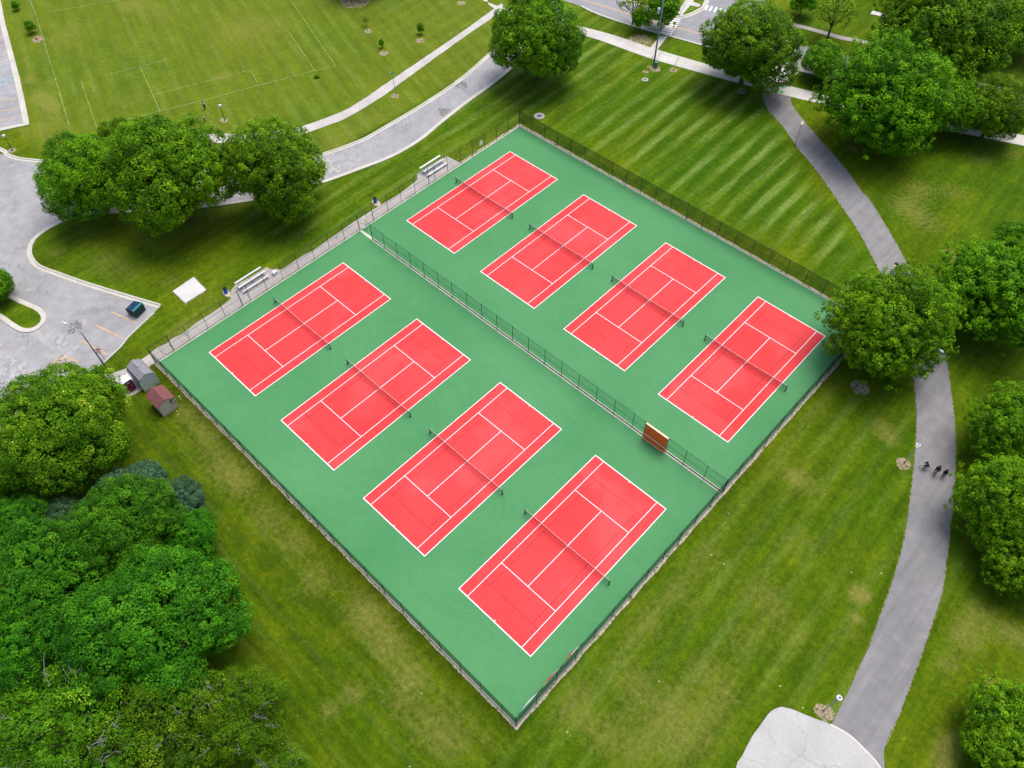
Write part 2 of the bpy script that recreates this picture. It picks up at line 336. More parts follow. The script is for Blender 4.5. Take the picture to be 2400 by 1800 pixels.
def lawn_material():
    s = N('lawn'); p = s.pos()
    big = s.noise(p, 0.035, 5, 0.6); med = s.noise(p, 0.22, 6, 0.65, 0.4); sm = s.noise(p, 1.3, 6, 0.7); fine = s.noise(p, 3.4, 6, 0.85)
    base = s.ramp(med, [(0.28, (0.034, 0.086, 0.0012)), (0.5, (0.062, 0.128, 0.002)), (0.72, (0.115, 0.17, 0.006))])
    base = s.mix(s.ramp(big, [(0.35, 0.0), (0.7, 0.6)]), base, (0.13, 0.15, 0.004))
    base = s.mix(s.math('MULTIPLY', s.attr('lush'), 0.5), base, (0.045, 0.13, 0.001))
    mid_ = s.noise(s.map(p, (1, .5, 1), loc=(5, 11, 0)), 0.07, 3)
    base = s.mix(s.math('MULTIPLY', s.ramp(mid_, [(0.48, 0.0), (0.6, 1.0)]), s.math('MULTIPLY', s.attr('lush'), 0.7)), base, (0.13, 0.165, 0.003))
    deep_shade_c = s.ramp(s.noise(s.map(p, loc=(9, 4, 0)), 0.3, 6, 0.7, 0.5), [(0.3, (0.026, 0.062, 0.0008)), (0.5, (0.05, 0.094, 0.001)), (0.68, (0.088, 0.115, 0.002)), (0.8, (0.13, 0.13, 0.015))])
    base = s.mix(s.math('MULTIPLY', s.attr('deep'), 0.85), base, deep_shade_c)  # olive grass tone, tree shade included in its colour
    # mowing stripes
    wob = s.math('MULTIPLY', s.math('SUBTRACT', s.noise(p, 0.1, 2), 0.5), 0.7)
    sx = s.n('ShaderNodeSeparateXYZ'); s.l(p, sx.inputs[0])
    def stripes(coord, period, a, lo, hi, soft=0.35):
        v = s.math('SINE', s.math('MULTIPLY', s.math('ADD', coord, wob), 2 * PI / period))
        v = s.math('ADD', s.math('MULTIPLY', v, 0.5), 0.5)
        brk = s.ramp(s.noise(s.map(p, (1, 0.13, 1)) if a == 'strip_y' else s.map(p, (0.13, 1, 1)), 0.55, 5, 0.65), [(0.38, 0.05), (0.62, 1.0)])
        brk = s.math('MULTIPLY', brk, s.ramp(s.noise(s.map(p, (6, .5, 1)) if a == 'strip_y' else s.map(p, (.5, 6, 1)), 1.0, 3), [(0.3, .45), (0.7, 1.2)]))
        return s.math('MULTIPLY', s.math('MULTIPLY', s.ramp(v, [(0.45, 0.0), (0.95, 1.0)]), brk), s.attr(a)), v
    k1, v1 = stripes(s.math('ADD', sx.outputs[0], s.math('MULTIPLY', sx.outputs[1], 0.045)), 3.2, 'strip_y', 0, 1)
    k2, v2 = stripes(sx.outputs[1], 2.3, 'strip_x', 0, 1)
    fcoord = s.math('ADD', s.math('MULTIPLY', sx.outputs[0], 0.32), s.math('MULTIPLY', sx.outputs[1], 0.947))
    k3, v3 = stripes(fcoord, 3.4, 'strip_f', 0, 1)
    kk = s.math('MAXIMUM', s.math('MAXIMUM', k1, s.math('MULTIPLY', k2, 0.55)), s.math('MULTIPLY', k3, 0.5))
    dk = s.math('MULTIPLY', s.math('MULTIPLY', s.math('SUBTRACT', 1.0, v1), s.attr('strip_y')), 0.6)
    base = s.mix(dk, base, (0.026, 0.085, 0.001))
    base = s.mix(s.math('MULTIPLY', kk, 0.66), base, (0.19, 0.27, 0.09))
    sty = s.ramp(s.noise(s.map(p, (1, 0.1, 1), loc=(2, 3, 0)), 0.75, 5, 0.65), [(0.3, (0.55, 0.6, 0.5)), (0.5, (0.95, 0.95, 0.9)), (0.7, (1.5, 1.34, 1.6))])
    stx = s.ramp(s.noise(s.map(p, (0.1, 1, 1), loc=(2, 3, 0)), 0.75, 5, 0.65), [(0.3, (0.55, 0.6, 0.5)), (0.5, (0.95, 0.95, 0.9)), (0.7, (1.5, 1.34, 1.6))])
    stf = s.ramp(s.noise(s.map(s.map(p, (1, 1, 1), (0, 0, R_(18.7))), (0.08, 1, 1), loc=(2, 3, 0)), 0.6, 5, 0.7), [(0.3, (0.5, 0.6, 0.45)), (0.5, (0.95, 0.95, 0.9)), (0.7, (1.5, 1.3, 2.2))])
    stm = s.mix(s.ramp(s.attr('strip_x'), [(0.02, 0.0), (0.2, 1.0)]), sty, stx)
    base = s.mix(0.75, base, s.mix(s.ramp(s.attr('strip_f'), [(0.1, 0.0), (0.6, 1.0)]), stm, stf), 'MULTIPLY')
    # fine blades, tufts, clover
    base = s.mix(0.75, base, s.ramp(sm, [(0.25, (0.5, 0.54, 0.5)), (0.75, (1.5, 1.44, 1.4))]), 'MULTIPLY')
    base = s.mix(0.7, base, s.ramp(fine, [(0.28, (0.4, 0.42, 0.4)), (0.72, (1.75, 1.68, 1.6))]), 'MULTIPLY')
    # dry straw
    d = s.math('ADD', s.attr('dry'), s.math('MULTIPLY', s.math('SUBTRACT', s.noise(p, 1.4, 8, 0.85), 0.56), 3.2))
    sw = s.n('ShaderNodeVectorMath', operation='DISTANCE'); s.l(p, sw.inputs[0]); sw.inputs[1].default_value = (G(2110, 430)[0], G(2110, 430)[1], 0)
    rg = s.math('MULTIPLY', s.math('SINE', s.math('ADD', s.math('MULTIPLY', sw.outputs['Value'], 7.5), s.math('MULTIPLY', s.noise(p, 0.3, 5), 22))), 0.12)
    d = s.math('ADD', d, s.math('MULTIPLY', s.attr('swirl'), rg))
    dm = s.math('MULTIPLY', s.ramp(d, [(0.15, 0.0), (1.1, 1.0)]), 0.8)
    straw = s.ramp(s.noise(p, 2.2, 5, 0.7), [(0.3, (0.14, 0.145, 0.016)), (0.55, (0.22, 0.205, 0.055)), (0.75, (0.34, 0.28, 0.15))])
    base = s.mix(dm, base, straw)
    # dandelion / litter specks
    e = s.vor(p, 0.55, 'F1'); sp = s.math('MULTIPLY', s.ramp(e, [(0.0, 1.0), (0.045, 1.0), (0.06, 0.0)]), s.ramp(s.noise(p, 0.05, 2), [(0.5, 0.0), (0.6, 1.0)]))
    base = s.mix(s.math('MULTIPLY', sp, 0.6), base, (0.6, 0.62, 0.42))
    base = s.mix(s.math('MULTIPLY', s.attr('strip_f'), 0.34), base, (0.19, 0.22, 0.03))
    base = s.mix(1.0, base, (1.0, 1.06, 0.85), 'MULTIPLY')
    s.col(base); s.set(Roughness=0.95); s.b.inputs['Specular IOR Level'].default_value = 0.1
    s.bump(s.math('ADD', sm, fine), 0.5, 0.12)
    return s.m
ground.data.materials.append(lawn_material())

# ------------------------------------------------------------------ paved ground
M_lot = asphalt('lot_asphalt', (0.345, 0.345, 0.357), 0.62, 0.13, 0.22)
M_road = asphalt('road_asphalt', (0.285, 0.29, 0.31), 0.35, 0.08, 0.12)
M_path = asphalt('path_asphalt', (0.236, 0.233, 0.238), 0.12, 0.08, 0.14, streak=R_(-12))
M_conc = concrete('pale_concrete', (0.60, 0.585, 0.56), 1.8, R_(-17))
M_walk = concrete('walk_concrete', (0.545, 0.525, 0.5), 1.6, R_(38))
M_slab = concrete('slab_concrete', (0.47, 0.47, 0.46), None, 0, 0.55)
M_kerb = concrete('kerb_concrete', (0.60, 0.58, 0.52), 3.0, R_(30))
M_fpath = concrete('fence_path_concrete', (0.47, 0.445, 0.425), 1.5)
M_pad = concrete('white_concrete', (0.64, 0.635, 0.62))
def paint(name, c, wear=0.35, sc=1.2):
    s = N(name); p = s.pos(); a = s.ramp(s.noise(p, sc, 6, 0.75), [(0.3, 1.0 - wear), (0.55, 1.0)])
    s.col(c); s.l(a, s.b.inputs['Alpha']); s.set(Roughness=0.7); return s.m
M_white = paint('white_road_paint', (0.8, 0.8, 0.8), 0.3); M_yel = paint('yellow_road_paint', (0.8, 0.5, 0.18), 0.5); M_blue = paint('blue_road_paint', (0.35, 0.62, 0.72), 0.5)
M_orange = paint('orange_centre_paint', (0.75, 0.45, 0.2), 0.3); M_gsq = paint('green_road_paint', (0.1, 0.5, 0.16), 0.3)
M_chalk = paint('chalk_line', (0.34, 0.44, 0.18), 1.0, 0.6)

def soil(name, c1, c2, c3, amount=0.45, sc=1.6):
    s = N(name); p = s.pos(); n = s.noise(p, sc, 6, 0.7)
    s.col(s.ramp(s.noise(p, 3.2, 6, 0.75), [(0.3, c1), (0.5, c2), (0.7, c3)])); s.set(Roughness=0.95)
    s.l(s.ramp(n, [(amount - 0.06, 0.0), (amount + 0.05, 1.0)]), s.b.inputs['Alpha']); return s.m
up = [(16,361),(41,371),(106,378),(250,388),(430,396),(600,392),(726,370),(836,333.6),(898,301),(1007,236),(1088,179),(1170,107),(1225,62),(1275,25),(1300,-5)]
lo = [(1345,30),(1300,62),(1240,120),(1183,173.6),(1142,206),(1096,239),(1034,287.5),(985,328),(920,366),(844,396),(749,430),(640,460),(540,477),(420,490),(300,497),(215,500),(160,514),(117,534),(81,561),(71,586),(75,605),(92,624),(133,640),(201,664),(298,694),(376,717)]
lot_e = [(361,733),(348.6,744),(298,792),(282,813),(244,849),(222,862),(180,890),(120,930),(60,975),(0,1010),(-120,1100)]
upw = spline(GG(up), 1.0); low = spline(GG(lo), 1.0)
lot = [tuple(G(-420, 380)[:2])] + upw + low + GG(lot_e) + [tuple(G(-420, 1100)[:2])]
sheet('parking_lot', lot, 0.012, M_lot)
def kerb(pts, w=0.32, gut=0.0, z=0.13, side=1, name='kerb'):
    o = ribbon(pts, (w * side if side > 0 else 0, 0 if side > 0 else w * side), 0.0, z).build(name, M_kerb); o['kind'] = 'structure'
    if gut:
        g = ribbon(pts, (0, -gut * side) if side > 0 else (-gut * side, 0), 0.022).build('gutter', M_kerb); g['kind'] = 'structure'
    return o
kerb(spline(GG([(-120,330),(0,349),(16,361)]) + GG(up[1:]), 1.0), 0.28, 0.45)
kerb(low, 0.28, 0.5, side=1)
kerb(dense(GG(lot_e), 1.0, False), 0.2, 0)
# worn repairs in the lot
M_patch = soil('pale_repair', (.34, .34, .35), (.42, .42, .42), (.52, .51, .5), .47, 1.1); M_hole = soil('dark_pothole', (.15, .145, .14), (.22, .21, .2), (.28, .26, .25), .5, 1.3)
for px, py, rr, mt in ((141,802,1.3,M_patch),(168,776,.6,M_hole),(178,763,.9,M_hole),(30,866,2.2,M_patch),(1080,198,1.3,M_hole),(775,388,1.8,M_patch),(1042,262,1.2,M_hole)):
    c = G(px, py); sheet('asphalt_patch', jitter([(c[0] + rr * 1.3 * math.cos(t), c[1] + rr * .8 * math.sin(t)) for t in np.linspace(0, 2 * PI, 22)[:-1]], .2, px), 0.017, mt)
# parking island
isl = spline(GG([(-60,660),(0,683),(54,708),(89.5,724),(104,740),(102,756),(81,773),(54,775.5),(27,762),(0,743),(-70,708)]), 0.5)
ins = sheet('island_lawn', isl, 0.135, ground.data.materials[0])
o = ribbon(isl, (0.28, -0.45), 0.02, 0.15).build('kerb', M_kerb); o['kind'] = 'structure'
# upper-left lot
ul = GG([(-160,-160),(-20,-70),(0,5),(8,49),(27,122),(43,184),(54,233),(66,292),(0,306),(-160,345)])
sheet('parking_lot', ul, 0.016, M_lot)
kerb(dense(ul[1:9], 1.0, False), 0.25, 0.75, side=1)
q = []
for y0, x1, y1 in ((92,10,88),(109,14,104),(126,17,121),(144,19,139)): q.append(line2(*GG([(-40, y0 + 12), (x1, y1)]), 0.12))
for a, b in ((( -40,246),(41,229)),((-40,270),(43,252)),((-40,294),(48,271))): q.append(line2(*GG([a, b]), 0.12))
quad_list('parking_lines', q, 0.021, M_yel)
q = [line2(*GG([a, b]), 0.12) for a, b in (((-10,164),(24,157)),((-10,189),(33,178)),((-10,205),(34,188)),((-10,224),(35,211)),((0,190),(20,183)),((-4,200),(28,183)),((8,200),(33,186)))]
quad_list('parking_lines', q, 0.021, M_blue)
# yellow bays of the near lot
q = []
for a, b in (((262,731),(320,757)),((223,762),(290,793)),((187,797),(252,831)),((-20,800),(5,809)),((148,832),(184,850)),((148,832),(118,860)),((148,832),(108,866)),((148,832),(136,868)),((161,838),(155,862))): q.append(line2(*GG([a, b]), 0.14))
quad_list('parking_lines', q, 0.024, M_yel)
# main street
near = [(1240,-25),(1300,-5),(1363,15),(1406,35),(1498,65),(1550,79),(1650,107),(1760,137),(1853,160),(1885,169),(2070,207),(2256,248),(2304,258),(2420,287),(2600,335)]
far = [(2700,300),(2480,238),(2380,214),(2285,195),(1990,134),(1912,117),(1870,107),(1845,100),(1815,70),(1800,40),(1792,0),(1792,-60),(1680,-60),(1665,-25),(1655,5),(1646,20),(1639,24),(1622,33),(1601,39),(1576,40),(1544,28),(1495,10),(1440,-8),(1380,-30)]
st = spline(GG(near), 2.0) + GG([(2600,335),(2700,300)]) + spline(GG(far), 1.5)
sheet('street', st, 0.02, M_road)
kerb(spline(GG(near[2:]), 2.0), 0.3, 0.3, side=-1); kerb(spline(GG(far[:9]), 1.5), 0.3, 0.3, side=-1)
kerb(spline(GG(far[13:]), 0.6), 0.45, 0.5, side=-1)
q = []
cl = spline(GG([(1368,0),(1487,36.6),(1547,54),(1700,95),(1860,138),(2060,181),(2261,226),(2400,258)]), 2.0)
for off in (0.16, -0.16): o = ribbon(cl, (off + .06, off - .06), 0.026).build('centre_line', M_orange); o['kind'] = 'structure'
L0, L1, R0, R1 = [np.array(G(*t)[:2]) for t in ((1574.9,43),(1547.7,75),(1595,47),(1575,80))]
q = [line2(tuple(L0 + (L1 - L0) * k / 7), tuple(R0 + (R1 - R0) * k / 7), 0.5) for k in range(8)]
q += [line2(*GG([a, b]), 0.45) for a, b in (((1659.5,12.5),(1653,23.9)),((1668.7,14.6),(1662.8,26)),((1679.6,17.4),(1673.6,28.8)),((1690,20),(1684,31)),((1701,23),(1695,34)),((1712,26),(1706,37)))]
quad_list('crosswalk', q, 0.03, M_white)
# street sidewalk
a_ = [(1100,-20),(1160,12),(1341,57),(1444,84),(1523,111),(1647.6,148),(1760,178),(1841,200),(1873.5,207),(1949,227),(2090,262),(2234,293),(2400,317),(2600,350)]
b_ = [(2600,380),(2400,342),(2223,306.5),(2080,280),(1936,246.4),(1833,222),(1774.7,206.8),(1661,176),(1520,135.6),(1403,93.6),(1341,76),(1160,10+12),(1142,0),(1080,-30)]
sheet('sidewalk', spline(GG(a_), 2) + spline(GG(b_), 2), 0.034, M_conc)
sheet('sidewalk', GG([(1547.7,83.5),(1564,86.8),(1539,118),(1522.8,112.8)]), 0.038, M_conc)
sheet('sidewalk', GG([(1853,160),(1873,168),(1841,202),(1770,186),(1800,166),(1815,152)]), 0.038, M_conc)
sheet('sidewalk', GG([(1586.8,31),(1597.7,36),(1618.6,12.5),(1637.6,17),(1642,10.8),(1624.8,4.3),(1630,-12),(1615,-12)]), 0.034, M_conc)
sheet('sidewalk', GG([(1860,54),(1885,60),(1970,84),(2112,111),(2200,128),(2200,137),(2112,118),(1970,93),(1885,68),(1855,62)]), 0.034, concrete('old_concrete', (0.4, 0.38, 0.36), 1.6, R_(-17)))
q = []
for cx, cy in ((1836,204.3),(1831.7,216),(1818.7,200.3),(1813.2,211.7),(1795.3,207),(1800.8,193.8),(1776,200),(1780,189)):
    c = G(cx, cy); q.append([(c[0] - .38, c[1] - .5), (c[0] + .38, c[1] - .42), (c[0] + .38, c[1] + .5), (c[0] - .38, c[1] + .42)])
quad_list('pavement_marking', q, 0.042, M_gsq)
# park footpath, upper left
pa = [(1175,8),(1156,22),(1077,79),(925.5,182),(825,249.5),(763,277),(717,293),(670,304),(600,312),(485.5,315),(380,325),(280,345),(170,365)]
pb = [(180,380),(285,360),(385,343),(488,336),(600,333),(670,322),(714,313),(763,296),(817,274),(898,225),(953,184.5),(1088,87),(1156,41),(1185,20)]
sheet('footpath', jitter(spline(GG(pa), .7) + spline(GG(pb), .7), 0.05), 0.03, M_walk)
# asphalt path, right
pl = [(1780,207),(1791,237),(1801,258),(1818,277),(1838,300),(1868,344),(1908.5,393),(1950.5,450),(1968,477),(2006,531),(2039,591),(2064,640),(2095,710),(2122,790),(2139,873),(2146,927),(2148.5,968),(2147,1036),(2140,1117),(2128,1212),(2116,1280),(2096,1350),(2071,1423),(2039,1510),(2001,1594),(1952,1692),(1930,1740)]
pr = [(2060,1830),(2072,1800),(2074,1749),(2112,1662),(2152.6,1553),(2185,1458.5),(2204,1399),(2213.6,1350),(2227,1239),(2234,1166),(2239,1090),(2238,1008),(2231,935),(2226,900),(2215,827),(2192,755),(2163,689),(2123,613),(2082,539.5),(2036,466),(2020,450),(1990,407),(1952,361),(1908.5,312),(1868,263),(1855,242.6),(1852,227)]
sheet('path', jitter(spline(GG(pl), .35) + spline(GG(pr), .35), 0.03, 3), 0.016, M_path)
M_dirt = None
M_gravel = soil('gravel', (0.3, 0.25, 0.15), (0.55, 0.48, 0.37), (0.72, 0.66, 0.56), 0.42)
M_fray = soil('frayed_verge', (0.12, 0.14, 0.03), (0.24, 0.22, 0.09), (0.4, 0.35, 0.22), 0.5, 2.0)
for q_, sgn in ((spline(GG(pl[:-2]), .5), 1), (spline(GG(pr[2:]), .5), 1)):
    o = ribbon(q_, (0.32, -0.12), 0.008 if sgn else 0).build('verge', M_fray); o['kind'] = 'structure'
# concrete slab bottom right
arc = spline(GG([(1723.5,1800),(1742.5,1765),(1770,1716),(1800,1675),(1832,1657),(1881,1673),(1922,1689),(1952,1700),(1990,1724),(2025,1757),(2060,1795),(2085,1850),(2085,1930),(2020,2000),(1880,2020),(1770,1960),(1715,1880)]), .5, True)
sheet('plaza', jitter(arc, 0.05, 5), 0.03, M_slab)
o = ribbon(spline(GG([(1946,1698),(1990,1723),(2025,1756),(2060,1795),(2085,1850)]), .5), (0.09, -0.09), 0.0, 0.05).build('kerb', concrete('pale_edging', (0.68, 0.65, 0.56))); o['kind'] = 'structure'
# path beside the left fence
fp = [(246,890),(260,876),(294,864),(330,844),(349,830),(368,815),(390,806),(403,794),(430,781),(461,756.5),(515,721),(538,703),(545,692),(541.7,680),(552.5,668),(617.6,631.7),(624,626),(635,630.6),(661,631.7),(693.6,609),(735.6,585.6),(790,547.6),(833,518),(871,493),(936,455),(960,436),(979,420),(977,409.6),(988,401),(1047.6,366),(1079,382.5)]
fpw = GG(fp) + [(-3.75, 49.5), (-3.75, -5.9), (-3.9, -6.9), (-2.8, -8.0), (-1.0, -9.6), (-1.2, -11.8), (-4.6, -12.2), (-7.5, -11.6)]
sheet('fence_path', jitter(dense(fpw, 0.5), 0.05, 9), 0.024, M_fpath)
sheet('concrete_pad', GG([(405,683),(454,649.6),(484,680),(435,711)]), 0.07, M_pad)
sheet('verge', jitter(dense(GG([(402,684),(455,646),(488,681),(435,715)]), .3), .08, 4), 0.01, M_fray)
# chalk lines on the sports field
q = []
for a, b in (((70.5,0),(84,32.5)),((84,32.5),(103,97.6)),((103,97.6),(133,195)),((133,195),(164,301)),((190,190),(226.5,298)),((328,154.6),(375.7,262)),((220,301),(347,267)),((347,267),(494,230.6)),((494,230.6),(606,200)),((606,200),(735.6,166)),((735.6,166),(787,154.6)),((681,0),(787,154.6)),((673,69),(738,166)),((361,222),(586,164)),((586,164),(606.8,199)),((260,173),(388,141)),((110,28),(340,-10))):
    q.append(line2(*GG([a, b]), 0.085))
quad_list('field_lines', q, 0.014, M_chalk)

# ------------------------------------------------------------------ court block
X0, X1, Y0, Y1 = -3.62, 63.95, -5.88, 66.58
def court_green():
    s = N('green_acrylic'); p = s.pos()
    v = s.n('ShaderNodeVectorMath', operation='MULTIPLY_ADD'); nz = s.n('ShaderNodeTexNoise'); s.l(p, nz.inputs['Vector']); nz.inputs['Scale'].default_value = 0.12; nz.inputs['Detail'].default_value = 3
    s.l(nz.outputs['Color'], v.inputs[0]); v.inputs[1].default_value = (14, 14, 0); s.l(p, v.inputs[2])
    st = s.noise(s.map(v.outputs[0], (0.25, 1.2, 1)), 1.1, 4, 0.6)
    base = s.ramp(s.noise(p, 0.06, 4, 0.55), [(0.3, (0.052, 0.235, 0.082)), (0.7, (0.078, 0.28, 0.108))])
    base = s.mix(0.6, base, s.ramp(st, [(0.3, (0.92, 0.94, 0.92)), (0.7, (1.12, 1.06, 1.08))]), 'MULTIPLY')
    base = s.mix(0.6, base, s.ramp(s.noise(p, 1.2, 5, 0.7), [(0.3, (0.93, 0.95, 0.93)), (0.7, (1.08, 1.05, 1.07))]), 'MULTIPLY')
    sc = s.math('MULTIPLY', s.ramp(s.vor(v.outputs[0], 0.35), [(0.0, 1.0), (0.012, 0.0)]), s.ramp(s.noise(p, 0.3, 3), [(0.5, 0.0), (0.62, 0.28)]))
    base = s.mix(sc, base, (0.15, 0.34, 0.18))
    s.col(base); s.set(Roughness=0.75); s.b.inputs['Specular IOR Level'].default_value = 0.3; return s.m
def court_red():
    s = N('red_acrylic'); p = s.pos()
    base = s.ramp(s.noise(p, 0.09, 3, 0.5), [(0.3, (0.70, 0.036, 0.039)), (0.7, (0.74, 0.055, 0.06))])
    # worn, dust-pale areas with their own soft-edged outline
    v = s.noise(s.map(p, (1, 1, 1), (0, 0, 0.5), (3.1, 7.7, 0)), 0.11, 4, 0.5, 0.5)
    base = s.mix(s.math('MULTIPLY', s.ramp(v, [(0.53, 0.0), (0.62, 1.0)]), 0.22), base, (0.82, 0.13, 0.135))
    base = s.mix(0.55, base, s.ramp(s.noise(p, 1.4, 5, 0.65), [(0.3, (0.95, 0.86, 0.86)), (0.7, (1.04, 1.14, 1.14))]), 'MULTIPLY')
    scf = s.math('MULTIPLY', s.ramp(s.noise(s.map(p, (3, .7, 1)), 1.6, 6, .8), [(0.58, 0.0), (0.72, 1.0)]), s.ramp(s.noise(p, .13, 3), [(0.45, 0.05), (0.65, .5)]))
    base = s.mix(scf, base, (0.5, 0.06, 0.06))
    oi = s.n('ShaderNodeObjectInfo'); hs = s.n('ShaderNodeHueSaturation'); s.l(base, hs.inputs['Color']); s.l(s.math('ADD', s.math('MULTIPLY', oi.outputs['Random'], .1), .93), hs.inputs['Value']); base = hs.outputs[0]
    s.col(base); s.set(Roughness=0.75); s.b.inputs['Specular IOR Level'].default_value = 0.3; return s.m
M_green, M_red = court_green(), court_red()
M_line = plain('white_court_paint', (0.84, 0.83, 0.83), 0.7, var=0.05)
M_dark_line = plain('thin_dark_court_paint', (0.36, 0.016, 0.03), 0.7, var=0.3, scale=0.6)
sheet('gravel_strip', jitter(dense([(-4.3, -6.28), (64.4, -6.28), (64.4, 67.15), (-4.2, 67.25), (-4.2, 49.5), (-3.7, 49.5), (-3.7, -5.9)], 0.2), 0.075, 8), 0.012, M_gravel)
sheet('court_surface', [(X0, Y0), (X1, Y0), (X1, Y1), (X0, Y1)], 0.05, M_green)
M_edge = concrete('pale_edging_strip', (0.62, 0.62, 0.52))
m = MB(); m.box((X0 + .02, 30.3, 0.035), (0.14, 72.4, 0.05)); m.box((30.2, Y0 - .06, .03), (67.8, .12, .05)); m.box((X1 + .06, 30.3, .03), (.12, 72.5, .05)); m.box((30.2, Y1 + .1, .03), (67.9, .2, .05))
o = m.build('edging', M_edge); o['kind'] = 'structure'
m = MB(); m.box((31.6, 29.95, 0.045), (64.9, 0.13, 0.05)); m.box((31.6, 30.30, 0.045), (64.6, 0.1, 0.05)); m.box((-2.1, 30.12, 0.045), (2.7, .42, .052))
o = m.build('edging', M_edge); o['kind'] = 'structure'
m = MB(); m.box((31.6, 30.13, 0.04), (64.9, 0.2, 0.036)); o = m.build('gravel_strip', plain('dark_gravel', (0.12, 0.1, 0.1), 0.95, var=.5, scale=4)); o['kind'] = 'structure'

W, L, GAP, ROW = 10.97, 23.77, 5.5515, 12.765
rowname = ('front', 'back'); ordn = ('first', 'second', 'third', 'fourth')
courts = [(i * (W + GAP) + (0.03 if r else 0), (L + ROW) * r, r, i) for r in (0, 1) for i in range(4)]
zc = 0.056; zl = 0.061; zl2 = 0.0665
clabels = {(0,0): 'red tennis court at the left corner of the front row, nearest the two sheds', (0,1): 'red tennis court second from the sheds in the front row',
 (0,2): 'red tennis court third from the sheds in the front row', (0,3): 'red tennis court lowest in the picture, at the bottom end of the front row',
 (1,0): 'red tennis court highest in the picture, beside the upper bleachers', (1,1): 'red tennis court second from the top in the back row',
 (1,2): 'red tennis court third from the top in the back row', (1,3): 'red tennis court beside the big tree at the right end of the back row'}
def rectline(m, x0, y0, x1, y1, z): m.add([(x0, y0, z), (x1, y0, z), (x1, y1, z), (x0, y1, z)], [(0, 1, 2, 3)])
c0 = empty('tennis_court', (0, 0, 0))
m = MB(); rectline(m, 0, 0, W, L, zc); m.build('playing_surface', M_red, c0)
m = MB(); lw = 0.085; h = lw / 2
rectline(m, -.0, -.03, W, .10, zl); rectline(m, 0, L - .10, W, L + .03, zl)
rectline(m, 0, .1, .1, L - .1, zl); rectline(m, W - .1, .1, W, L - .1, zl)
for x in (1.37, W - 1.37): rectline(m, x - h, .1, x + h, L - .1, zl)
for y in (L / 2 - 6.4, L / 2 + 6.4): rectline(m, 1.37 + h, y - h, W - 1.37 - h, y + h, zl)
rectline(m, W / 2 - h, L / 2 - 6.4 + h, W / 2 + h, L / 2 + 6.4 - h, zl)
for y, s_ in ((.1, 1), (L - .1, -1)): rectline(m, W / 2 - h, min(y, y + s_ * .18), W / 2 + h, max(y, y + s_ * .18), zl)
m.build('boundary_lines', M_line, c0)
m = MB(); h2 = 0.036
for y in (2.74, L - 2.74): rectline(m, 1.37 + h, y - h2, W - 1.37 - h, y + h2, zl - .002)
for x in (W / 2 - 3.2, W / 2 + 3.2):
    for a, b in ((2.74 + h2, L / 2 - 6.4 - h), (L / 2 - 6.4 + h, L / 2 + 6.4 - h), (L / 2 + 6.4 + h, L - 2.74 - h2)): rectline(m, x - h2, a, x + h2, b, zl - .002)
m.build('practice_lines', M_dark_line, c0)
for k, (x, y, r, i) in enumerate(courts):
    c = c0 if k == 0 else copy_tree(c0)
    c.location = (x, y, 0); tag(c, clabels[(r, i)], 'tennis court', 'red tennis courts')
# nets
M_post = plain('dark_green_post', (0.006, 0.07, 0.045), 0.45, 0.1)
def mesh_mat(name, c, cover, rough=0.6):
    s = N(name); p = s.objc(); s.col(c); s.set(Roughness=rough)
    n = s.noise(p, 30, 2, 0.5); s.l(s.ramp(n, [(0.35, cover * 0.8), (0.65, min(1, cover * 1.2))]), s.b.inputs['Alpha']); return s.m
M_net = mesh_mat('black_netting', (0.06, 0.012, 0.018), 0.42); M_band = plain('white_vinyl_band', (0.66, 0.62, 0.62), 0.6)
n0 = empty('tennis_net', (0, 0, 0))
for x in (-.914, W + .914):
    m = MB(); m.tube([(x, L / 2, .05), (x, L / 2, 1.1)], .055, 8); m.box((x, L / 2, .06), (.3, .3, .02)); m.tube([(x - .0, L / 2 - .0, .62), (x - (.12 if x < 0 else -.12), L / 2, .62)], .05, 6); m.build('post', M_post, n0)
def nh(t): return 1.07 - 0.156 * (1 - abs(2 * t - 1)) ** 1.0
m = MB(); K = 20; xs = [-.86 + (W + 1.72) * k / K for k in range(K + 1)]
m.add([(x, L / 2, .1) for x in xs] + [(x, L / 2, .05 + nh(k / K) - .05) for k, x in enumerate(xs)], [(k, k + 1, K + 2 + k, K + 1 + k) for k in range(K)]); m.build('netting', M_net, n0)
m = MB()
for k in range(K):
    xa, xb = xs[k], xs[k + 1]; za, zb = .05 + nh(k / K), .05 + nh((k + 1) / K)
    m.add([(xa, L / 2 - .014, za - .07), (xb, L / 2 - .014, zb - .07), (xb, L / 2 - .014, zb), (xa, L / 2 - .014, za), (xa, L / 2 + .014, za - .07), (xb, L / 2 + .014, zb - .07), (xb, L / 2 + .014, zb), (xa, L / 2 + .014, za)],
          [(0, 1, 2, 3), (3, 2, 6, 7), (7, 6, 5, 4), (0, 4, 5, 1)])
m.build('headband', M_band, n0)
m = MB(); m.box((W / 2, L / 2 - .03, .5), (.06, .01, .9)); m.box((W / 2, L / 2 + .03, .5), (.06, .01, .9)); m.build('center_strap', M_band, n0)
nlab = {(0,0): 'court nearest the sheds', (0,1): 'second front-row court from the sheds', (0,2): 'third front-row court from the sheds', (0,3): 'court lowest in the picture', (1,0): 'court highest in the picture', (1,1): 'second highest court of the back row', (1,2): 'third highest court of the back row', (1,3): 'court beside the big tree'}
for k, (x, y, r, i) in enumerate(courts):
    c = n0 if k == 0 else copy_tree(n0)
    c.location = (x, y, 0)
    tag(c, 'dark net with white band across the ' + nlab[(r, i)], 'tennis net', 'nets across the tennis courts')

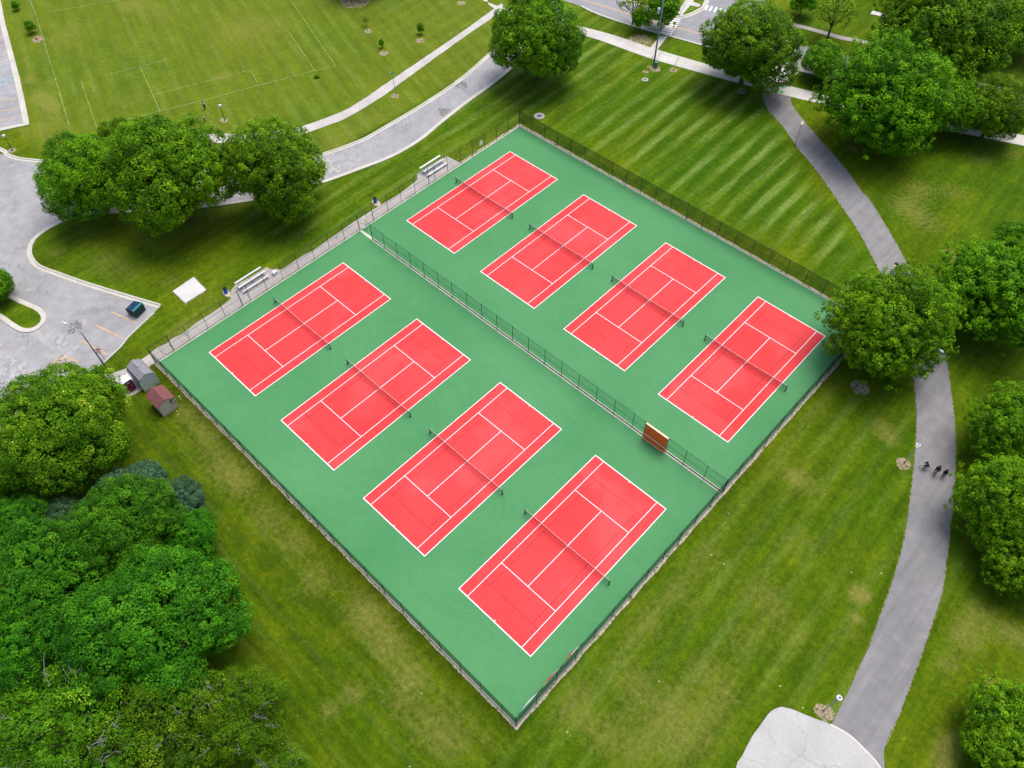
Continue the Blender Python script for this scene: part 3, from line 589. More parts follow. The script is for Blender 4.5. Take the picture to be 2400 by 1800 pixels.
# ------------------------------------------------------------------ fences
M_fp = plain('black_green_fence_pipe', (0.012, 0.035, 0.03), 0.45, 0.2); M_fm = plain('green_fence_pipe', (0.008, 0.10, 0.06), 0.45, 0.1)
H_ = 3.05
def fence(pts_posts, ends, label, mesh, pipe, gates=(), thick=(), nomesh=()):
    """pts_posts: list of (x, y) posts; mesh panels between ends"""
    a, b = ends; d = Vector((b[0] - a[0], b[1] - a[1], 0)); ln = d.length; d.normalize(); ang = math.atan2(d.y, d.x)
    e = empty('chain_link_fence', (a[0], a[1], 0), ang); tag(e, label, 'fence', 'chain link fences round the courts')
    for k, t in enumerate(pts_posts):
        m = MB(); r = .055 if k in thick else .038; m.tube([(t, 0, 0), (t, 0, H_ + .04)], r, 8); m.lathe([(r * 1.1, 0), (r * 1.2, .03), (.01, .08)], (t, 0, H_ + .03), 8); m.build('post', pipe, e)
    def rail(z, segs, name, r=.024):
        m = MB()
        for s0, s1 in segs: m.tube([(s0, 0, z), (s1, 0, z)], r, 6)
        m.build(name, pipe, e)
    full = []; prev = 0.0
    for g0, g1 in sorted(gates): full.append((prev, g0)); prev = g1
    full.append((prev, ln)); full = [q for q in full if q[1] - q[0] > .05]
    allseg = [(0, ln)] if not nomesh else full
    rail(H_, allseg, 'top_rail'); rail(1.55, full, 'mid_rail', .022); rail(.08, full, 'bottom_rail', .018)
    m = MB()
    for s0, s1 in full: m.add([(s0, .03, .06), (s1, .03, .06), (s1, .03, H_), (s0, .03, H_)], [(0, 1, 2, 3)])
    for g0, g1 in gates:
        if (g0, g1) not in nomesh: m.add([(g0, .03, 2.45), (g1, .03, 2.45), (g1, .03, H_), (g0, .03, H_)], [(0, 1, 2, 3)])
    m.build('mesh', mesh, e)
    return e
M_cl_back = mesh_mat('chain_link_far', (0.006, 0.03, 0.014), 0.5); M_cl_mid = mesh_mat('chain_link_mid', (0.004, 0.12, 0.08), 0.2)
M_cl_left = mesh_mat('chain_link_left', (0.02, 0.03, 0.02), 0.13); M_cl_front = mesh_mat('chain_link_front', (0.002, 0.075, 0.05), 0.62); M_cl_right = mesh_mat('chain_link_right', (0.004, 0.07, 0.06), 0.6)
def leaf_gate(e, x0, x1, mat, pipe, swing=0.0, mesh=True):
    g = MB(); w_ = x1 - x0; hz = 2.35; f = lambda t, z: (x0 + t * math.cos(swing), t * math.sin(swing), z)
    g.tube([f(.03, .12), f(w_ - .03, .12), f(w_ - .03, hz), f(.03, hz), f(.03, .12)], .024, 6); g.tube([f(.03, 1.35), f(w_ - .03, 1.35)], .018, 6); g.tube([f(w_ - .09, 1.0), f(w_ - .09, 1.3)], .03, 6)
    go = g.build('gate', pipe, e)
    m = MB(); a = f(.05, 0); b = f(w_ - .05, 0); m.add([(a[0], a[1], .12), (b[0], b[1], .12), (b[0], b[1], hz), (a[0], a[1], hz)], [(0, 1, 2, 3)]); m.build('gate_mesh', mat, go)
# left fence (from near-left corner to far-left corner), x=-3.85
LF = (-3.85, -6.0); LFe = (-3.85, 66.75)
ly = [-6.0, -3.1, -0.54, 2.4, 5.35, 8.25, 9.7, 12.56, 15.48, 18.39, 21.34, 24.27, 27.21, 30.15, 33.11, 36.08, 38.98, 42.0, 45.05, 46.4, 49.34, 52.37, 55.2, 58.1, 61.0, 63.9, 66.75]
eL = fence([y + 6.0 for y in ly], (LF, LFe), 'long black chain link fence with gates beside the concrete path and bleachers', M_cl_left, M_fp,
           gates=[(0.08, 2.9), (14.25, 15.7), (36.15, 39.11)], thick=(0, 1, 5, 13, 18, 26), nomesh=())
leaf_gate(eL, 0.12, 1.42, M_cl_left, M_fp); leaf_gate(eL, 1.6, 2.82, M_cl_left, M_fp); leaf_gate(eL, 14.32, 15.62, M_cl_left, M_fp); leaf_gate(eL, 36.25, 37.6, M_cl_left, M_fp, -1.1); leaf_gate(eL, 37.75, 39.05, M_cl_left, M_fp, 0.0)
bx = [round(-3.85 + 3.0 * k, 2) for k in range(23)] + [64.1]
fence([x + 3.85 for x in bx], ((-3.85, 66.75), (64.1, 66.75)), 'dark chain link fence along the striped lawn, behind the back row of courts', M_cl_back, M_fp, thick=(0, 23))
fence([x + 3.85 for x in bx], ((-3.85, -6.02), (64.1, -6.02)), 'chain link fence along the brownish lawn in front of the courts, from the sheds down', M_cl_front, M_fp, thick=(0, 23))
ry = [round(3.03 * k, 2) for k in range(24)] + [72.77]
fence(ry, ((64.1, -6.02), (64.1, 66.75)), 'chain link fence on the right-hand side of the courts, facing the curved path', M_cl_right, M_fp, thick=(0, 24))
mx = [0] + [3.0 * k for k in range(1, 18)] + [53.0, 56.3, 59.0, 62.0, 64.75]
mid = fence(mx, ((-.68, 30.13), (64.07, 30.13)), 'low green-tinted chain link fence dividing the two rows of courts', M_cl_mid, M_fm, thick=(0, 22))

# practice board
M_board = plain('orange_red_board', (0.97, 0.15, 0.025), 0.55, var=0.18, scale=1.2); M_wood = plain('pale_board_edge', (0.9, 0.68, 0.48), 0.7)
pb_ = empty('practice_board', (53.95, 29.86, 0)); tag(pb_, 'orange practice wall with a white net line, set in the middle fence', 'practice wall')
m = MB(); m.box((0, .09, 1.85), (3.3, .06, 2.5), rx=-.03); m.box((0, .0, .4), (3.3, .06, .6), rx=-.22); m.build('panel', M_board, pb_)
m = MB(); m.box((0, .13, 3.13), (3.36, .22, .09)); m.build('edge_trim', M_wood, pb_); m = MB(); m.box((0, -.08, .1), (3.36, .14, .08)); m.box((-1.62, -.06, .16), (.16, .16, .16)); m.box((1.62, -.06, .16), (.16, .16, .16)); m.build('edge_trim', M_wood, pb_)
m = MB(); m.box((0, .012, .98), (3.2, .016, .15)); m.build('net_line', M_line, pb_)
m = MB()
for x in (-1.3, 0, 1.3): m.lathe([(.0, 0), (.05, .0), (.05, .02), (0, .02)], (x, 0.045, 2.75), 8)
m.build('bolts', M_band, pb_)
m = MB(); m.tube([(-1.72, 0, 0.05), (-1.72, .06, .6), (-1.72, .12, 3.1)], .045, 8); m.tube([(1.72, .1, .05), (1.72, .3, 1.0)], .04, 8); m.build('frame', M_fp, pb_)

# fence signs, banner
M_sign = plain('white_sign_sheet', (0.96, 0.97, 0.97), 0.5, var=.05); M_ink = plain('grey_sign_print', (0.6, 0.64, 0.68), .6)
for y, lb in ((-1.6, 'near the corner gate above the sheds'), (25.8, 'between the lone middle gate and the lower bleachers'), (57.2, 'furthest up, past the upper bleachers')):
    s_ = empty('fence_sign', (-3.77, y + 1.0 if y < 0 else y, 1.55)); tag(s_, 'small white notice on the left-hand fence, ' + lb, 'sign', 'white notices on the left fence')
    m = MB(); m.box((0, 0, 0), (.02, .62, .8)); m.build('panel', M_sign, s_)
    m = MB()
    for k in range(3): m.box((.012, 0, .2 - .18 * k), (.006, .36 - .06 * (k % 2), .02))
    m.build('print', M_ink, s_)
bn = empty('banner', (63.98, -5.7, 0)); tag(bn, 'long sagging white and red banner tied inside the fence at the bottom corner', 'banner')
def banner_mat():
    s = N('banner_print'); v = s.objc(); n = s.noise(s.map(v, (1, .45, .6)), 1.0, 2, 0.4)
    s.col(s.ramp(n, [(0.0, (0.88, 0.89, 0.95)), (0.54, (0.88, 0.89, 0.95)), (0.56, (0.75, 0.04, 0.08)), (1.0, (0.75, 0.04, 0.08))])); s.set(Roughness=.5); return s.m
M_ban = banner_mat(); m = MB(); K = 40
for k in range(K + 1):
    y = .3 + 9.6 * k / K; s_ = abs(math.sin(k / K * PI * 3)); zt = 2.75 - .0 * s_; bow = -.08 - .27 * s_
    m.v += [(bow, y, 1.6), (bow * .75, y, 2.25), (-.03, y, zt)]
m.f = [(3 * k + j, 3 * k + 3 + j, 3 * k + 4 + j, 3 * k + 1 + j) for k in range(K) for j in (0, 1)]; m.build('cloth', M_ban, bn, smooth=True)

# ------------------------------------------------------------------ bleachers, barrels, bin, sheds
M_alu = plain('bright_aluminium', (0.74, 0.76, 0.79), 0.4, 0.3, var=.06); M_steel = plain('galvanised_frame', (0.32, 0.34, 0.38), 0.5, 0.5)
bl = empty('bleachers', (-6.6, 12.0, 0))
for k, (x, z) in enumerate(((-.85, 1.0), (0, .72), (.85, .43))):
    m = MB(); m.box((x, 0, z), (.30, 4.6, .05)); m.box((x, 0, z - .04), (.24, 4.55, .03)); m.build('seat', M_alu, bl)
for x, z in ((-.42, .5), (.42, .22)):
    m = MB(); m.box((x, 0, z), (.26, 4.5, .04)); m.build('footboard', plain('dull_aluminium', (0.36, 0.37, 0.4), .5, .3), bl)
for y in (-1.9, 0, 1.9):
    m = MB(); m.box((0, y, .06), (2.2, .06, .06))
    for x, z in ((-.85, 1.0), (0, .72), (.85, .43)): m.box((x, y, z / 2), (.05, .05, z - .06))
    m.tube([(-1.0, y, .98), (.9, y, .38)], .025, 6); m.build('frame', M_steel, bl)
tag(bl, 'silver three-row bleachers beside the lower gate and white slab', 'bleachers', 'silver bleachers')
b2 = copy_tree(bl); b2.location = (-6.15, 48.3, 0); tag(b2, 'silver three-row bleachers further up the left fence, by the highest court', 'bleachers', 'silver bleachers')
bx_ = MB(); bx_.box((0, 0, .25), (.55, .6, .5)); bx_.box((0, 0, .52), (.6, .66, .04)); o = bx_.build('storage_box', plain('pale_plastic', (0.72, 0.74, 0.76), .5), loc=(-5.6, 15.3, 0.024)); tag(o, 'small pale box on the ground at the end of the lower bleachers', 'box')
M_bar = plain('blue_barrel_plastic', (0.01, 0.10, 0.62), .4, var=.15); M_liner = plain('black_bin_liner', (.012, .012, .014), .4)
def barrel(px, py, label):
    c = G(px, py); e = empty('litter_barrel', (c[0], c[1], 0)); tag(e, label, 'barrel', 'blue litter barrels')
    m = MB(); m.lathe([(.27, .03), (.29, .1), (.285, .3), (.3, .32), (.285, .34), (.285, .58), (.3, .6), (.285, .62), (.285, .86), (.3, .9), (.27, .9), (.26, .6), (.05, .55)], seg=18); m.build('drum', M_bar, e, smooth=True)
    m = MB(); m.lathe([(.305, .84), (.315, .9), (.29, .93), (.24, .9), (.2, .7), (.01, .66)], seg=18); m.build('liner', M_liner, e)
    m = MB(); m.tube([(-.4, .1, 0), (-.4, .1, 1.05)], .02, 6); m.box((-.35, .1, .7), (.12, .02, .03)); m.build('stake', M_fp, e)
    d = sheet('dirt_patch', jitter([(c[0] + .3 + .9 * math.cos(t) , c[1] + .55 * math.sin(t)) for t in np.linspace(0, 2 * PI, 26)[:-1]], .08, int(px)), 0.03, M_gravel)
barrel(530.5, 686, 'blue litter barrel beside the lower bleachers'); barrel(880, 474, 'blue litter barrel alone on the grass above the middle gate')
# dumpster
M_dg = plain('dark_green_steel', (0.0, 0.045, 0.045), .4, .1, var=.3); M_lid = plain('navy_plastic_lid', (0.02, 0.05, 0.11), .4, var=.5, scale=2); M_teal = plain('teal_steel_edge', (0.04, 0.22, 0.22), .5)
dp = empty('dumpster', (-13.95, -2.85, 0), R_(17)); tag(dp, 'dark green steel dumpster with navy lids on the lot corner', 'dumpster')
m = MB(); m.add([(-.85, -.9, .12), (.8, -.9, .12), (.8, .9, .12), (-.85, .9, .12), (-.98, -.9, 1.05), (.9, -.9, 1.5), (.9, .9, 1.5), (-.98, .9, 1.05)], [(3, 2, 1, 0), (0, 1, 5, 4), (1, 2, 6, 5), (2, 3, 7, 6), (3, 0, 4, 7)])
for y in (-.93, .93): m.box((0, y, .9), (1.2, .08, .14))
for y in (-.45, .0, .45): m.box((.87, y, .75), (.06, .06, 1.1), ry=.07)
m.build('body', M_dg, dp)
m = MB(); sl = math.atan2(.45, 1.88)
for y in (-.46, .46): m.box((-.22, y, 1.3), (1.45, .88, .05), ry=-sl); m.box((-.22, y, 1.345), (.9, .5, .04), ry=-sl)
m.build('lid', M_lid, dp)
m = MB(); m.box((.7, 0, 1.49), (.42, 1.84, .07), ry=-sl * .6); m.build('rim', M_teal, dp)
m = MB()
for x in (-.65, .65):
    for y in (-.7, .7): m.tube([(x, y - .03, .07), (x, y + .03, .07)], .07, 10)
m.build('wheel', M_liner, dp)
# sheds
def shingles(name, c, sc=1.0):
    s = N(name); v = s.objc(); n = s.noise(s.map(v, (1.5, 3, 3)), 2.2, 5, .7)
    br = s.n('ShaderNodeTexBrick'); s.l(v, br.inputs['Vector']); br.inputs['Scale'].default_value = 3; br.inputs['Mortar Size'].default_value = .012; br.inputs['Color1'].default_value = (1, 1, 1, 1); br.inputs['Color2'].default_value = (.75, .75, .76, 1); br.inputs['Mortar'].default_value = (.55, .55, .55, 1)
    s.col(s.mix(.7, s.ramp(n, [(.3, tuple(x * .8 for x in c)), (.7, tuple(x * 1.25 for x in c))]), br.outputs[0], 'MULTIPLY')); s.set(Roughness=.9); return s.m
M_greyroof = shingles('grey_shingles', (0.28, 0.27, 0.3)); M_redroof = shingles('red_brown_shingles', (0.22, 0.085, 0.085))
def boards(name, c, period=8, axis=1, c2=None):
    s = N(name); v = s.objc(); sx = s.n('ShaderNodeSeparateXYZ'); s.l(v, sx.inputs[0])
    k = s.math('FRACT', s.math('MULTIPLY', sx.outputs[axis], period)); g = s.ramp(k, [(0.0, .6), (.08, 1.0), (1.0, 1.0)])
    b = s.ramp(s.noise(s.map(v, (4, 4, 1)), 2, 5, .7), [(.3, tuple(x * .75 for x in c)), (.7, tuple(min(1, x * 1.2) for x in (c2 or c)))])
    s.col(s.mix(1.0, b, g, 'MULTIPLY')); s.set(Roughness=.85); return s.m
M_sage = boards('pale_sage_siding', (0.62, 0.7, 0.68), 5, 1); M_weather = boards('weathered_wood', (0.52, 0.43, 0.34), 7, 2, (0.68, 0.62, 0.55))
sg = empty('garden_shed', (-2.0, -8.52, 0)); tag(sg, 'grey barn-roofed shed with pale sage end wall', 'shed')
prof = [(-1.2, 1.7), (-.95, 2.35), (0, 2.85), (.95, 2.35), (1.2, 1.7)]
m = MB(); xb, xf = -1.55, 1.55; pts = [(-1.12, 0)] + [(y * .95, z - .05) for y, z in prof] + [(1.12, 0)]
m.add([(xb, y, z) for y, z in pts] + [(xf, y, z) for y, z in pts], [tuple(range(7))[::-1], tuple(range(7, 14))] + [(i, i + 1, i + 8, i + 7) for i in range(6)]); m.build('wall', M_sage, sg)
m = MB(); xb, xf = -1.72, 1.66
for (y0, z0), (y1, z1) in zip(prof[:-1], prof[1:]):
    m.add([(xb, y0, z0), (xf, y0, z0), (xf, y1, z1), (xb, y1, z1), (xb, y0, z0 + .06), (xf, y0, z0 + .06), (xf, y1, z1 + .06), (xb, y1, z1 + .06)], [(0, 3, 2, 1), (4, 5, 6, 7), (0, 1, 5, 4), (1, 2, 6, 5), (2, 3, 7, 6), (3, 0, 4, 7)])
r_ = m.build('roof', M_greyroof, sg); m = MB(); m.box((-.4, .12, 2.95), (.75, .28, .09)); m.build('vent', plain('grey_vent', (.3, .29, .31), .7), r_)
m = MB(); m.box((xf + .02, -1.04, .9), (.03, .06, 1.7)); m.build('corner_trim', plain('white_trim', (.7, .74, .72), .5), sg); m = MB(); m.box((xf + .02, 1.04, .9), (.03, .06, 1.7)); m.build('corner_trim', plain('white_trim', (.7, .74, .72), .5), sg)
sr = empty('wooden_shed', (3.55, -8.95, 0)); tag(sr, 'small weathered wooden shed with red-brown shingle roof', 'shed')
m = MB(); pts = [(-1.15, 0), (-1.15, 2.0), (0, 2.62), (1.15, 2.0), (1.15, 0)]; xb, xf = -1.38, 1.38
m.add([(xb, y, z) for y, z in pts] + [(xf, y, z) for y, z in pts], [tuple(range(5))[::-1], tuple(range(5, 10))] + [(i, i + 1, i + 6, i + 5) for i in range(4)]); m.build('wall', M_weather, sr)
m = MB(); xb, xf = -1.5, 1.46
for s1 in (-1, 1):
    y0, z0, y1, z1 = s1 * 1.28, 1.96, 0, 2.68
    f = [(0, 3, 2, 1), (4, 5, 6, 7), (0, 1, 5, 4), (1, 2, 6, 5), (2, 3, 7, 6), (3, 0, 4, 7)]
    m.add([(xb, y0, z0), (xf, y0, z0), (xf, y1, z1), (xb, y1, z1), (xb, y0, z0 + .07), (xf, y0, z0 + .07), (xf, y1, z1 + .07), (xb, y1, z1 + .07)], f)
m.build('roof', M_redroof, sr)
m = MB(); m.box((1.395, .72, 1.62), (.03, .55, .5)); m.build('window', plain('dark_pane', (.02, .025, .03), .2), sr)
m = MB(); m.box((1.43, .86, 1.42), (.05, .62, .55), ry=.25); m.build('shutter', plain('blue_grey_shutter', (.4, .44, .52), .6), sr)
# portable toilet
M_mar = plain('maroon_plastic', (0.17, 0.008, 0.055), .4, var=.2); M_wp = plain('white_plastic_roof', (0.85, 0.86, 0.87), .5, var=.03)
pt = empty('portable_toilet', (-2.35, -10.62, 0), R_(0)); tag(pt, 'maroon portable toilet with white domed roof, against the grey shed', 'portable toilet')
m = MB(); m.box((0, 0, 1.06), (1.1, 1.1, 2.12)); m.box((.56, -.3, 1.0), (.03, .08, 1.8)); m.box((.56, .3, 1.0), (.03, .08, 1.8)); m.build('cabin', M_mar, pt)
m = MB(); m.box((.575, 0, 1.02), (.03, .62, 1.85)); d_ = m.build('door', M_mar, pt); m = MB(); m.box((.6, .22, 1.05), (.03, .06, .14)); m.build('handle', M_alu, d_); m = MB(); m.box((.597, -.0, 1.72), (.012, .5, .2)); m.build('notice', plain('lilac_notice', (.6, .5, .68), .5), d_)
m = MB(); m.box((0, 0, 2.15), (1.24, 1.24, .07)); m.add([(-.6, -.6, 2.18), (.6, -.6, 2.18), (.6, .6, 2.18), (-.6, .6, 2.18), (-.35, -.35, 2.32), (.35, -.35, 2.32), (.35, .35, 2.32), (-.35, .35, 2.32)], [(4, 5, 6, 7), (0, 1, 5, 4), (1, 2, 6, 5), (2, 3, 7, 6), (3, 0, 4, 7)]); m.build('roof', M_wp, pt)
m = MB(); m.tube([(-.4, .4, 2.1), (-.4, .4, 2.5)], .05, 8); m.build('vent_pipe', M_liner, pt)
m = MB(); m.tube([(0, 0, 0), (0, 0, .9)], .07, 8); m.lathe([(.09, .9), (.09, .98), (.01, 1.02)], seg=8); o = m.build('marker_stub', plain('white_stub', (.75, .77, .78), .5), loc=(4.35, -7.05, 0)); tag(o, 'short white stub standing in the grass between wooden shed and fence', 'post')

# ------------------------------------------------------------------ lamps, poles
M_gal = plain('grey_lamp_post', (0.27, 0.3, 0.3), .5, .3); M_cap = plain('pale_lamp_cap', (0.72, 0.74, 0.8), .4); M_blk = plain('black_lamp_cap', (0.02, 0.03, 0.06), .4)
s = N('lit_amber_globe'); s.col((0.9, 0.55, 0.2)); s.b.inputs['Emission Color'].default_value = (1.0, 0.62, 0.2, 1); s.b.inputs['Emission Strength'].default_value = 0.9; M_lit = s.m
M_off = plain('opal_globe', (0.78, 0.79, 0.82), .3, var=.04)
def lamp(base_px, head_px, h, label, lit=True, cap=M_cap, hr=.28, ring=True, post=M_gal):
    b = G(*base_px); e = empty('path_lamp', (b[0], b[1], 0)); tag(e, label, 'lamp', 'lamps in the park')
    m = MB(); m.tube([(0, 0, 0), (0, 0, .25), (0, 0, .3), (0, 0, h - .45)], [.11, .11, .07, .05], 10); m.build('post', post, e, smooth=True)
    m = MB(); m.lathe([(.06, -.48), (.14, -.4), (hr * .85, -.2), (hr * .9, -.06), (.05, .0)], (0, 0, h), 14); m.build('globe', M_lit if lit else M_off, e, smooth=True)
    m = MB(); m.lathe([(hr, -.08), (hr * 1.12, -.04), (hr * .9, .06), (hr * .35, .13), (.01, .14)], (0, 0, h), 16); c = m.build('cap', cap, e, smooth=True)
    m = MB(); m.lathe([(.09, .1), (.09, .19), (.01, .22)], (0, 0, h), 10); m.build('finial', M_blk, c)
    if ring:
        sheet('mulch_ring', jitter([(b[0] - .15 + .75 * math.cos(t), b[1] - .15 + .7 * math.sin(t)) for t in np.linspace(0, 2 * PI, 24)[:-1]], .09, int(base_px[0])), 0.012, soil('worn_ring_%d' % int(base_px[0]), (.2, .17, .09), (.33, .28, .18), (.46, .4, .3), .44))
    return e
lamp((2120,1084), (2153,1044), 4.1, 'lit lamp beside the path, next to the three cyclists')
lamp((1863,340), (1880,282), 4.6, 'lit lamp standing at the path edge below the sidewalk', ring=False)
lamp((2075,668), (2100,621), 4.3, 'lit black-capped lamp rising out of the large tree by the court corner', cap=M_blk, post=M_blk, ring=False)
lamp((1930,1666), (1966,1634), 4.9, 'unlit lamp near the big concrete slab at the bottom', lit=False)
lamp((527.5,282), (521.6,256), 3.1, 'unlit white-headed lamp on the lawn above the clump of trees', lit=False, post=M_fp)
lamp((30,352.6), (13.6,330), 3.1, 'unlit white-headed lamp near the kerb at the left edge', lit=False, post=M_fp)
lamp((928,225), (920.6,170), 4.6, 'unlit teal-capped lamp beside the pale footpath', lit=False, cap=plain('teal_cap', (.05, .2, .22), .5), hr=.22)
def cobra(name, base, h, arm, hang, label, post=M_gal):
    e = empty(name, (base[0], base[1], 0), hang); tag(e, label, 'street light', 'tall street lights')
    m = MB(); m.tube([(0, 0, 0), (0, 0, h - .3), (.25, 0, h)], [.11, .075, .06], 10); m.build('pole', post, e, smooth=True)
    m = MB(); m.tube([(.2, 0, h - .05), (arm * .5, 0, h + .15), (arm, 0, h + .2)], [.045, .04, .035], 8); m.build('arm', plain('pale_arm', (.5, .53, .55), .5, .3), e, smooth=True)
    m = MB(); m.tube([(arm - .1, 0, h + .2), (arm + .15, 0, h + .22), (arm + .5, 0, h + .22), (arm + .75, 0, h + .2)], [.06, .15, .17, .05], 10); m.build('lamp_head', M_alu, e, smooth=True)
    return e
b = G(249, 862); t1 = G(186, 782, 7.6); t2 = G(150, 757, 7.8)
hb = math.atan2(t2[1] - b[1], t2[0] - b[0])
cobra('street_light', b, 7.6, float(np.linalg.norm(t2[:2] - b[:2])) - .4, hb, 'tall grey street light leaning its arm over the cracked parking lot')
cobra('street_light', (70.9, 60.6), 7.8, 2.5, R_(-8), 'street light with pale head poking out of the large tree over the path')
# sign on the first light
sgn = empty('parking_sign', (b[0] - 1.0, b[1] + 2.1, 0))
p_ = G(230, 822, 2.2); sgn.location = (p_[0], p_[1], 0); tag(sgn, 'white sign with a red border on the pole at the edge of the lot', 'sign')
m = MB(); m.box((0, 0, 2.15), (.62, .03, .72), rz=.75, rx=-.45); sp_ = m.build('panel', plain('red_sign_face', (.65, .05, .1), .5), sgn)
m = MB(); m.box((.03, -.03, 2.1), (.46, .02, .44), rz=.75, rx=-.45); m.build('face', M_sign, sp_)
m = MB(); m.box((.05, -.05, 2.1), (.12, .012, .2), rz=.75, rx=-.45); m.build('print', M_blk, sp_)
m = MB(); m.tube([(0, .04, 0), (0, .04, 2.5)], .03, 6); m.build('post', M_gal, sgn)
# utility pole
up_ = G(1532, 153); e = empty('utility_pole', (up_[0], up_[1], 0)); tag(e, 'very tall grey pole beside the street sidewalk, running out of the top of the picture', 'utility pole')
m = MB(); m.tube([(0, 0, 0), (.05, 0, 6), (.05, 0, 14.5)], [.17, .14, .11], 10); m.build('pole', plain('weathered_blue_grey_pole', (.24, .31, .34), .7), e, smooth=True)
m = MB(); m.lathe([(.02, 0), (.24, .02), (.26, .3), (.26, .95), (.2, 1.05), (.02, 1.1)], (-.45, -.25, 10.0), 14); m.build('transformer', M_cap, e, smooth=True)
m = MB(); m.box((0, .1, 13.6), (2.4, .1, .12)); m.build('crossarm', M_steel, e)
m = MB(); m.tube([(.3, -.5, .1), (1.4, 6.5, 11.8)], .03, 5); m.build('guy_wire', M_gal, e)
cb = MB(); cb.box((0, 0, .55), (.6, .45, 1.0)); cb.box((0, 0, 1.08), (.66, .5, .06)); o = cb.build('utility_cabinet', plain('grey_green_cabinet', (.13, .22, .21), .5), loc=tuple(G(1536, 155)[:2]) + (0,)); o.location.z = 0; o.location.y -= .3; o.location.x += .3; tag(o, 'grey-green metal cabinet at the foot of the tall pole', 'cabinet')
M_yp = plain('yellow_guard_plastic', (.72, .52, .02), .5)
for px, py, lb in ((1515,161,'yellow pole guard furthest left of the tall pole'), (1520,156,'yellow pole guard nearest the tall pole, left side'), (1578,162,'lone yellow pole guard right of the tall pole')):
    c = G(px, py); m = MB(); m.tube([(0, 0, 0), (.15, .9, 2.1)], .05, 8); m.lathe([(.1, 0), (.09, .08), (.05, .1)], seg=8); o = m.build('guy_guard', M_yp, loc=(c[0], c[1], 0)); tag(o, lb, 'pole guard', 'yellow guards at the tall pole')
for px, py, r in ((1513,168,.55),(1537,163,.9),(1578,164.5,.75),(1523,158,.6),(1346,99,1.0),(863.9,73.3,.85),(900.5,124.8,.9),(984.4,95,.9),(1081,7.3,.9),(90,92,1.3),(2015.6,908,1.2),(1737,214,.9),(833,1,3.2),(1500,94,2.2),(1936,1671,.85),(2116,1087,.9)):
    c = G(px, py); sheet('mulch_ring', jitter([(c[0] + r * math.cos(t), c[1] + r * math.sin(t)) for t in np.linspace(0, 2 * PI, 30)[:-1]], .1, int(px)), 0.014, soil('mulch_%d' % px, (.2, .17, .09), (.31, .26, .16), (.42, .36, .26), .45 if r < 2 else .49))
# manholes
M_iron = plain('cast_iron', (.13, .125, .125), .6, .3, var=.4, scale=6)
for px, py, r, lb in ((1264,272,.85,'round iron manhole cover in a pale concrete collar, outside the top fence corner'), (1512,187,.55,'small round manhole cover on the striped lawn below the tall pole'), (2095,0,.01,None)):
    if not lb: continue
    c = G(px, py); e = empty('manhole', (c[0], c[1], 0)); tag(e, lb, 'manhole', 'manholes in the lawn')
    m = MB(); m.lathe([(r * 1.15, 0), (r * 1.12, .05), (r * .5, .05), (r * .5, .045)], seg=28); m.build('collar', M_fpath, e)
    m = MB(); m.lathe([(r * .49, .05), (r * .46, .068), (.01, .068)], seg=24); m.build('cover', M_iron, e)
# crossing sign, cones
c = G(1576, 86); e = empty('crossing_sign', (c[0], c[1], 0)); tag(e, 'small yellow-green sign on a thin post at the crosswalk', 'sign')
m = MB(); m.tube([(0, 0, 0), (0, 0, 2.9)], .035, 6); m.build('post', M_gal, e)
m = MB(); m.box((0, 0, 2.75), (.62, .03, .62), ry=PI / 4, rz=.2); m.box((0, 0, 2.1), (.5, .03, .25), rz=.2); m.build('panel', plain('lime_sign', (.62, .8, .03), .5), e)
for px, py, lb, cc in ((87,93,'small red cone beside the young tree upper left', (.7, .05, .05)), (57,141,'small orange cone on the grass near the upper-left lot', (.85, .35, .1))):
    c = G(px, py); m = MB(); m.box((0, 0, .02), (.36, .36, .04)); m.lathe([(.15, .04), (.1, .3), (.03, .62), (.0, .63)], seg=10); o = m.build('traffic_cone', plain('cone_%d' % px, cc, .5), loc=(c[0], c[1], 0.02)); tag(o, lb, 'cone', 'small cones')
# house, far top right
hp = G(2085, -20); e = empty('brick_house', (hp[0], hp[1], 0), R_(18)); tag(e, 'brick house with a dark porch behind the street trees, top edge', 'house')
def brickmat(c):
    s = N('pink_brick'); br = s.n('ShaderNodeTexBrick'); s.l(s.map(s.objc(), (1, 1, 1), (PI / 2, 0, 0)), br.inputs['Vector']); br.inputs['Scale'].default_value = 4
    br.inputs['Color1'].default_value = (*c, 1); br.inputs['Color2'].default_value = (c[0] * .7, c[1] * .7, c[2] * .7, 1); br.inputs['Mortar'].default_value = (.4, .37, .34, 1); s.col(br.outputs[0]); s.set(Roughness=.9); return s.m
m = MB(); m.box((0, 5.5, 2.6), (13, 9, 5.2)); m.build('wall', brickmat((.34, .17, .14)), e)
m = MB(); m.add([(-7, .4, 5.1), (7, .4, 5.1), (7, 10.6, 5.1), (-7, 10.6, 5.1), (-7, 5.5, 8.2), (7, 5.5, 8.2)], [(0, 1, 5, 4), (2, 3, 4, 5), (1, 2, 5), (3, 0, 4), (3, 2, 1, 0)]); rf = m.build('roof', M_greyroof, e)
m = MB(); m.box((4, 6, 8), (.9, .9, 2)); m.build('chimney', brickmat((.34, .17, .14)), rf)
m = MB(); m.box((0, -.3, 2.9), (4.2, 2.6, .18)); m.tube([(-1.9, -1.4, 0), (-1.9, -1.4, 2.9)], .09, 8); m.tube([(1.9, -1.4, 0), (1.9, -1.4, 2.9)], .09, 8); m.build('porch', M_cap, e)
m = MB(); m.box((0, .96, 1.1), (1.0, .06, 2.1)); m.build('door', M_blk, e)
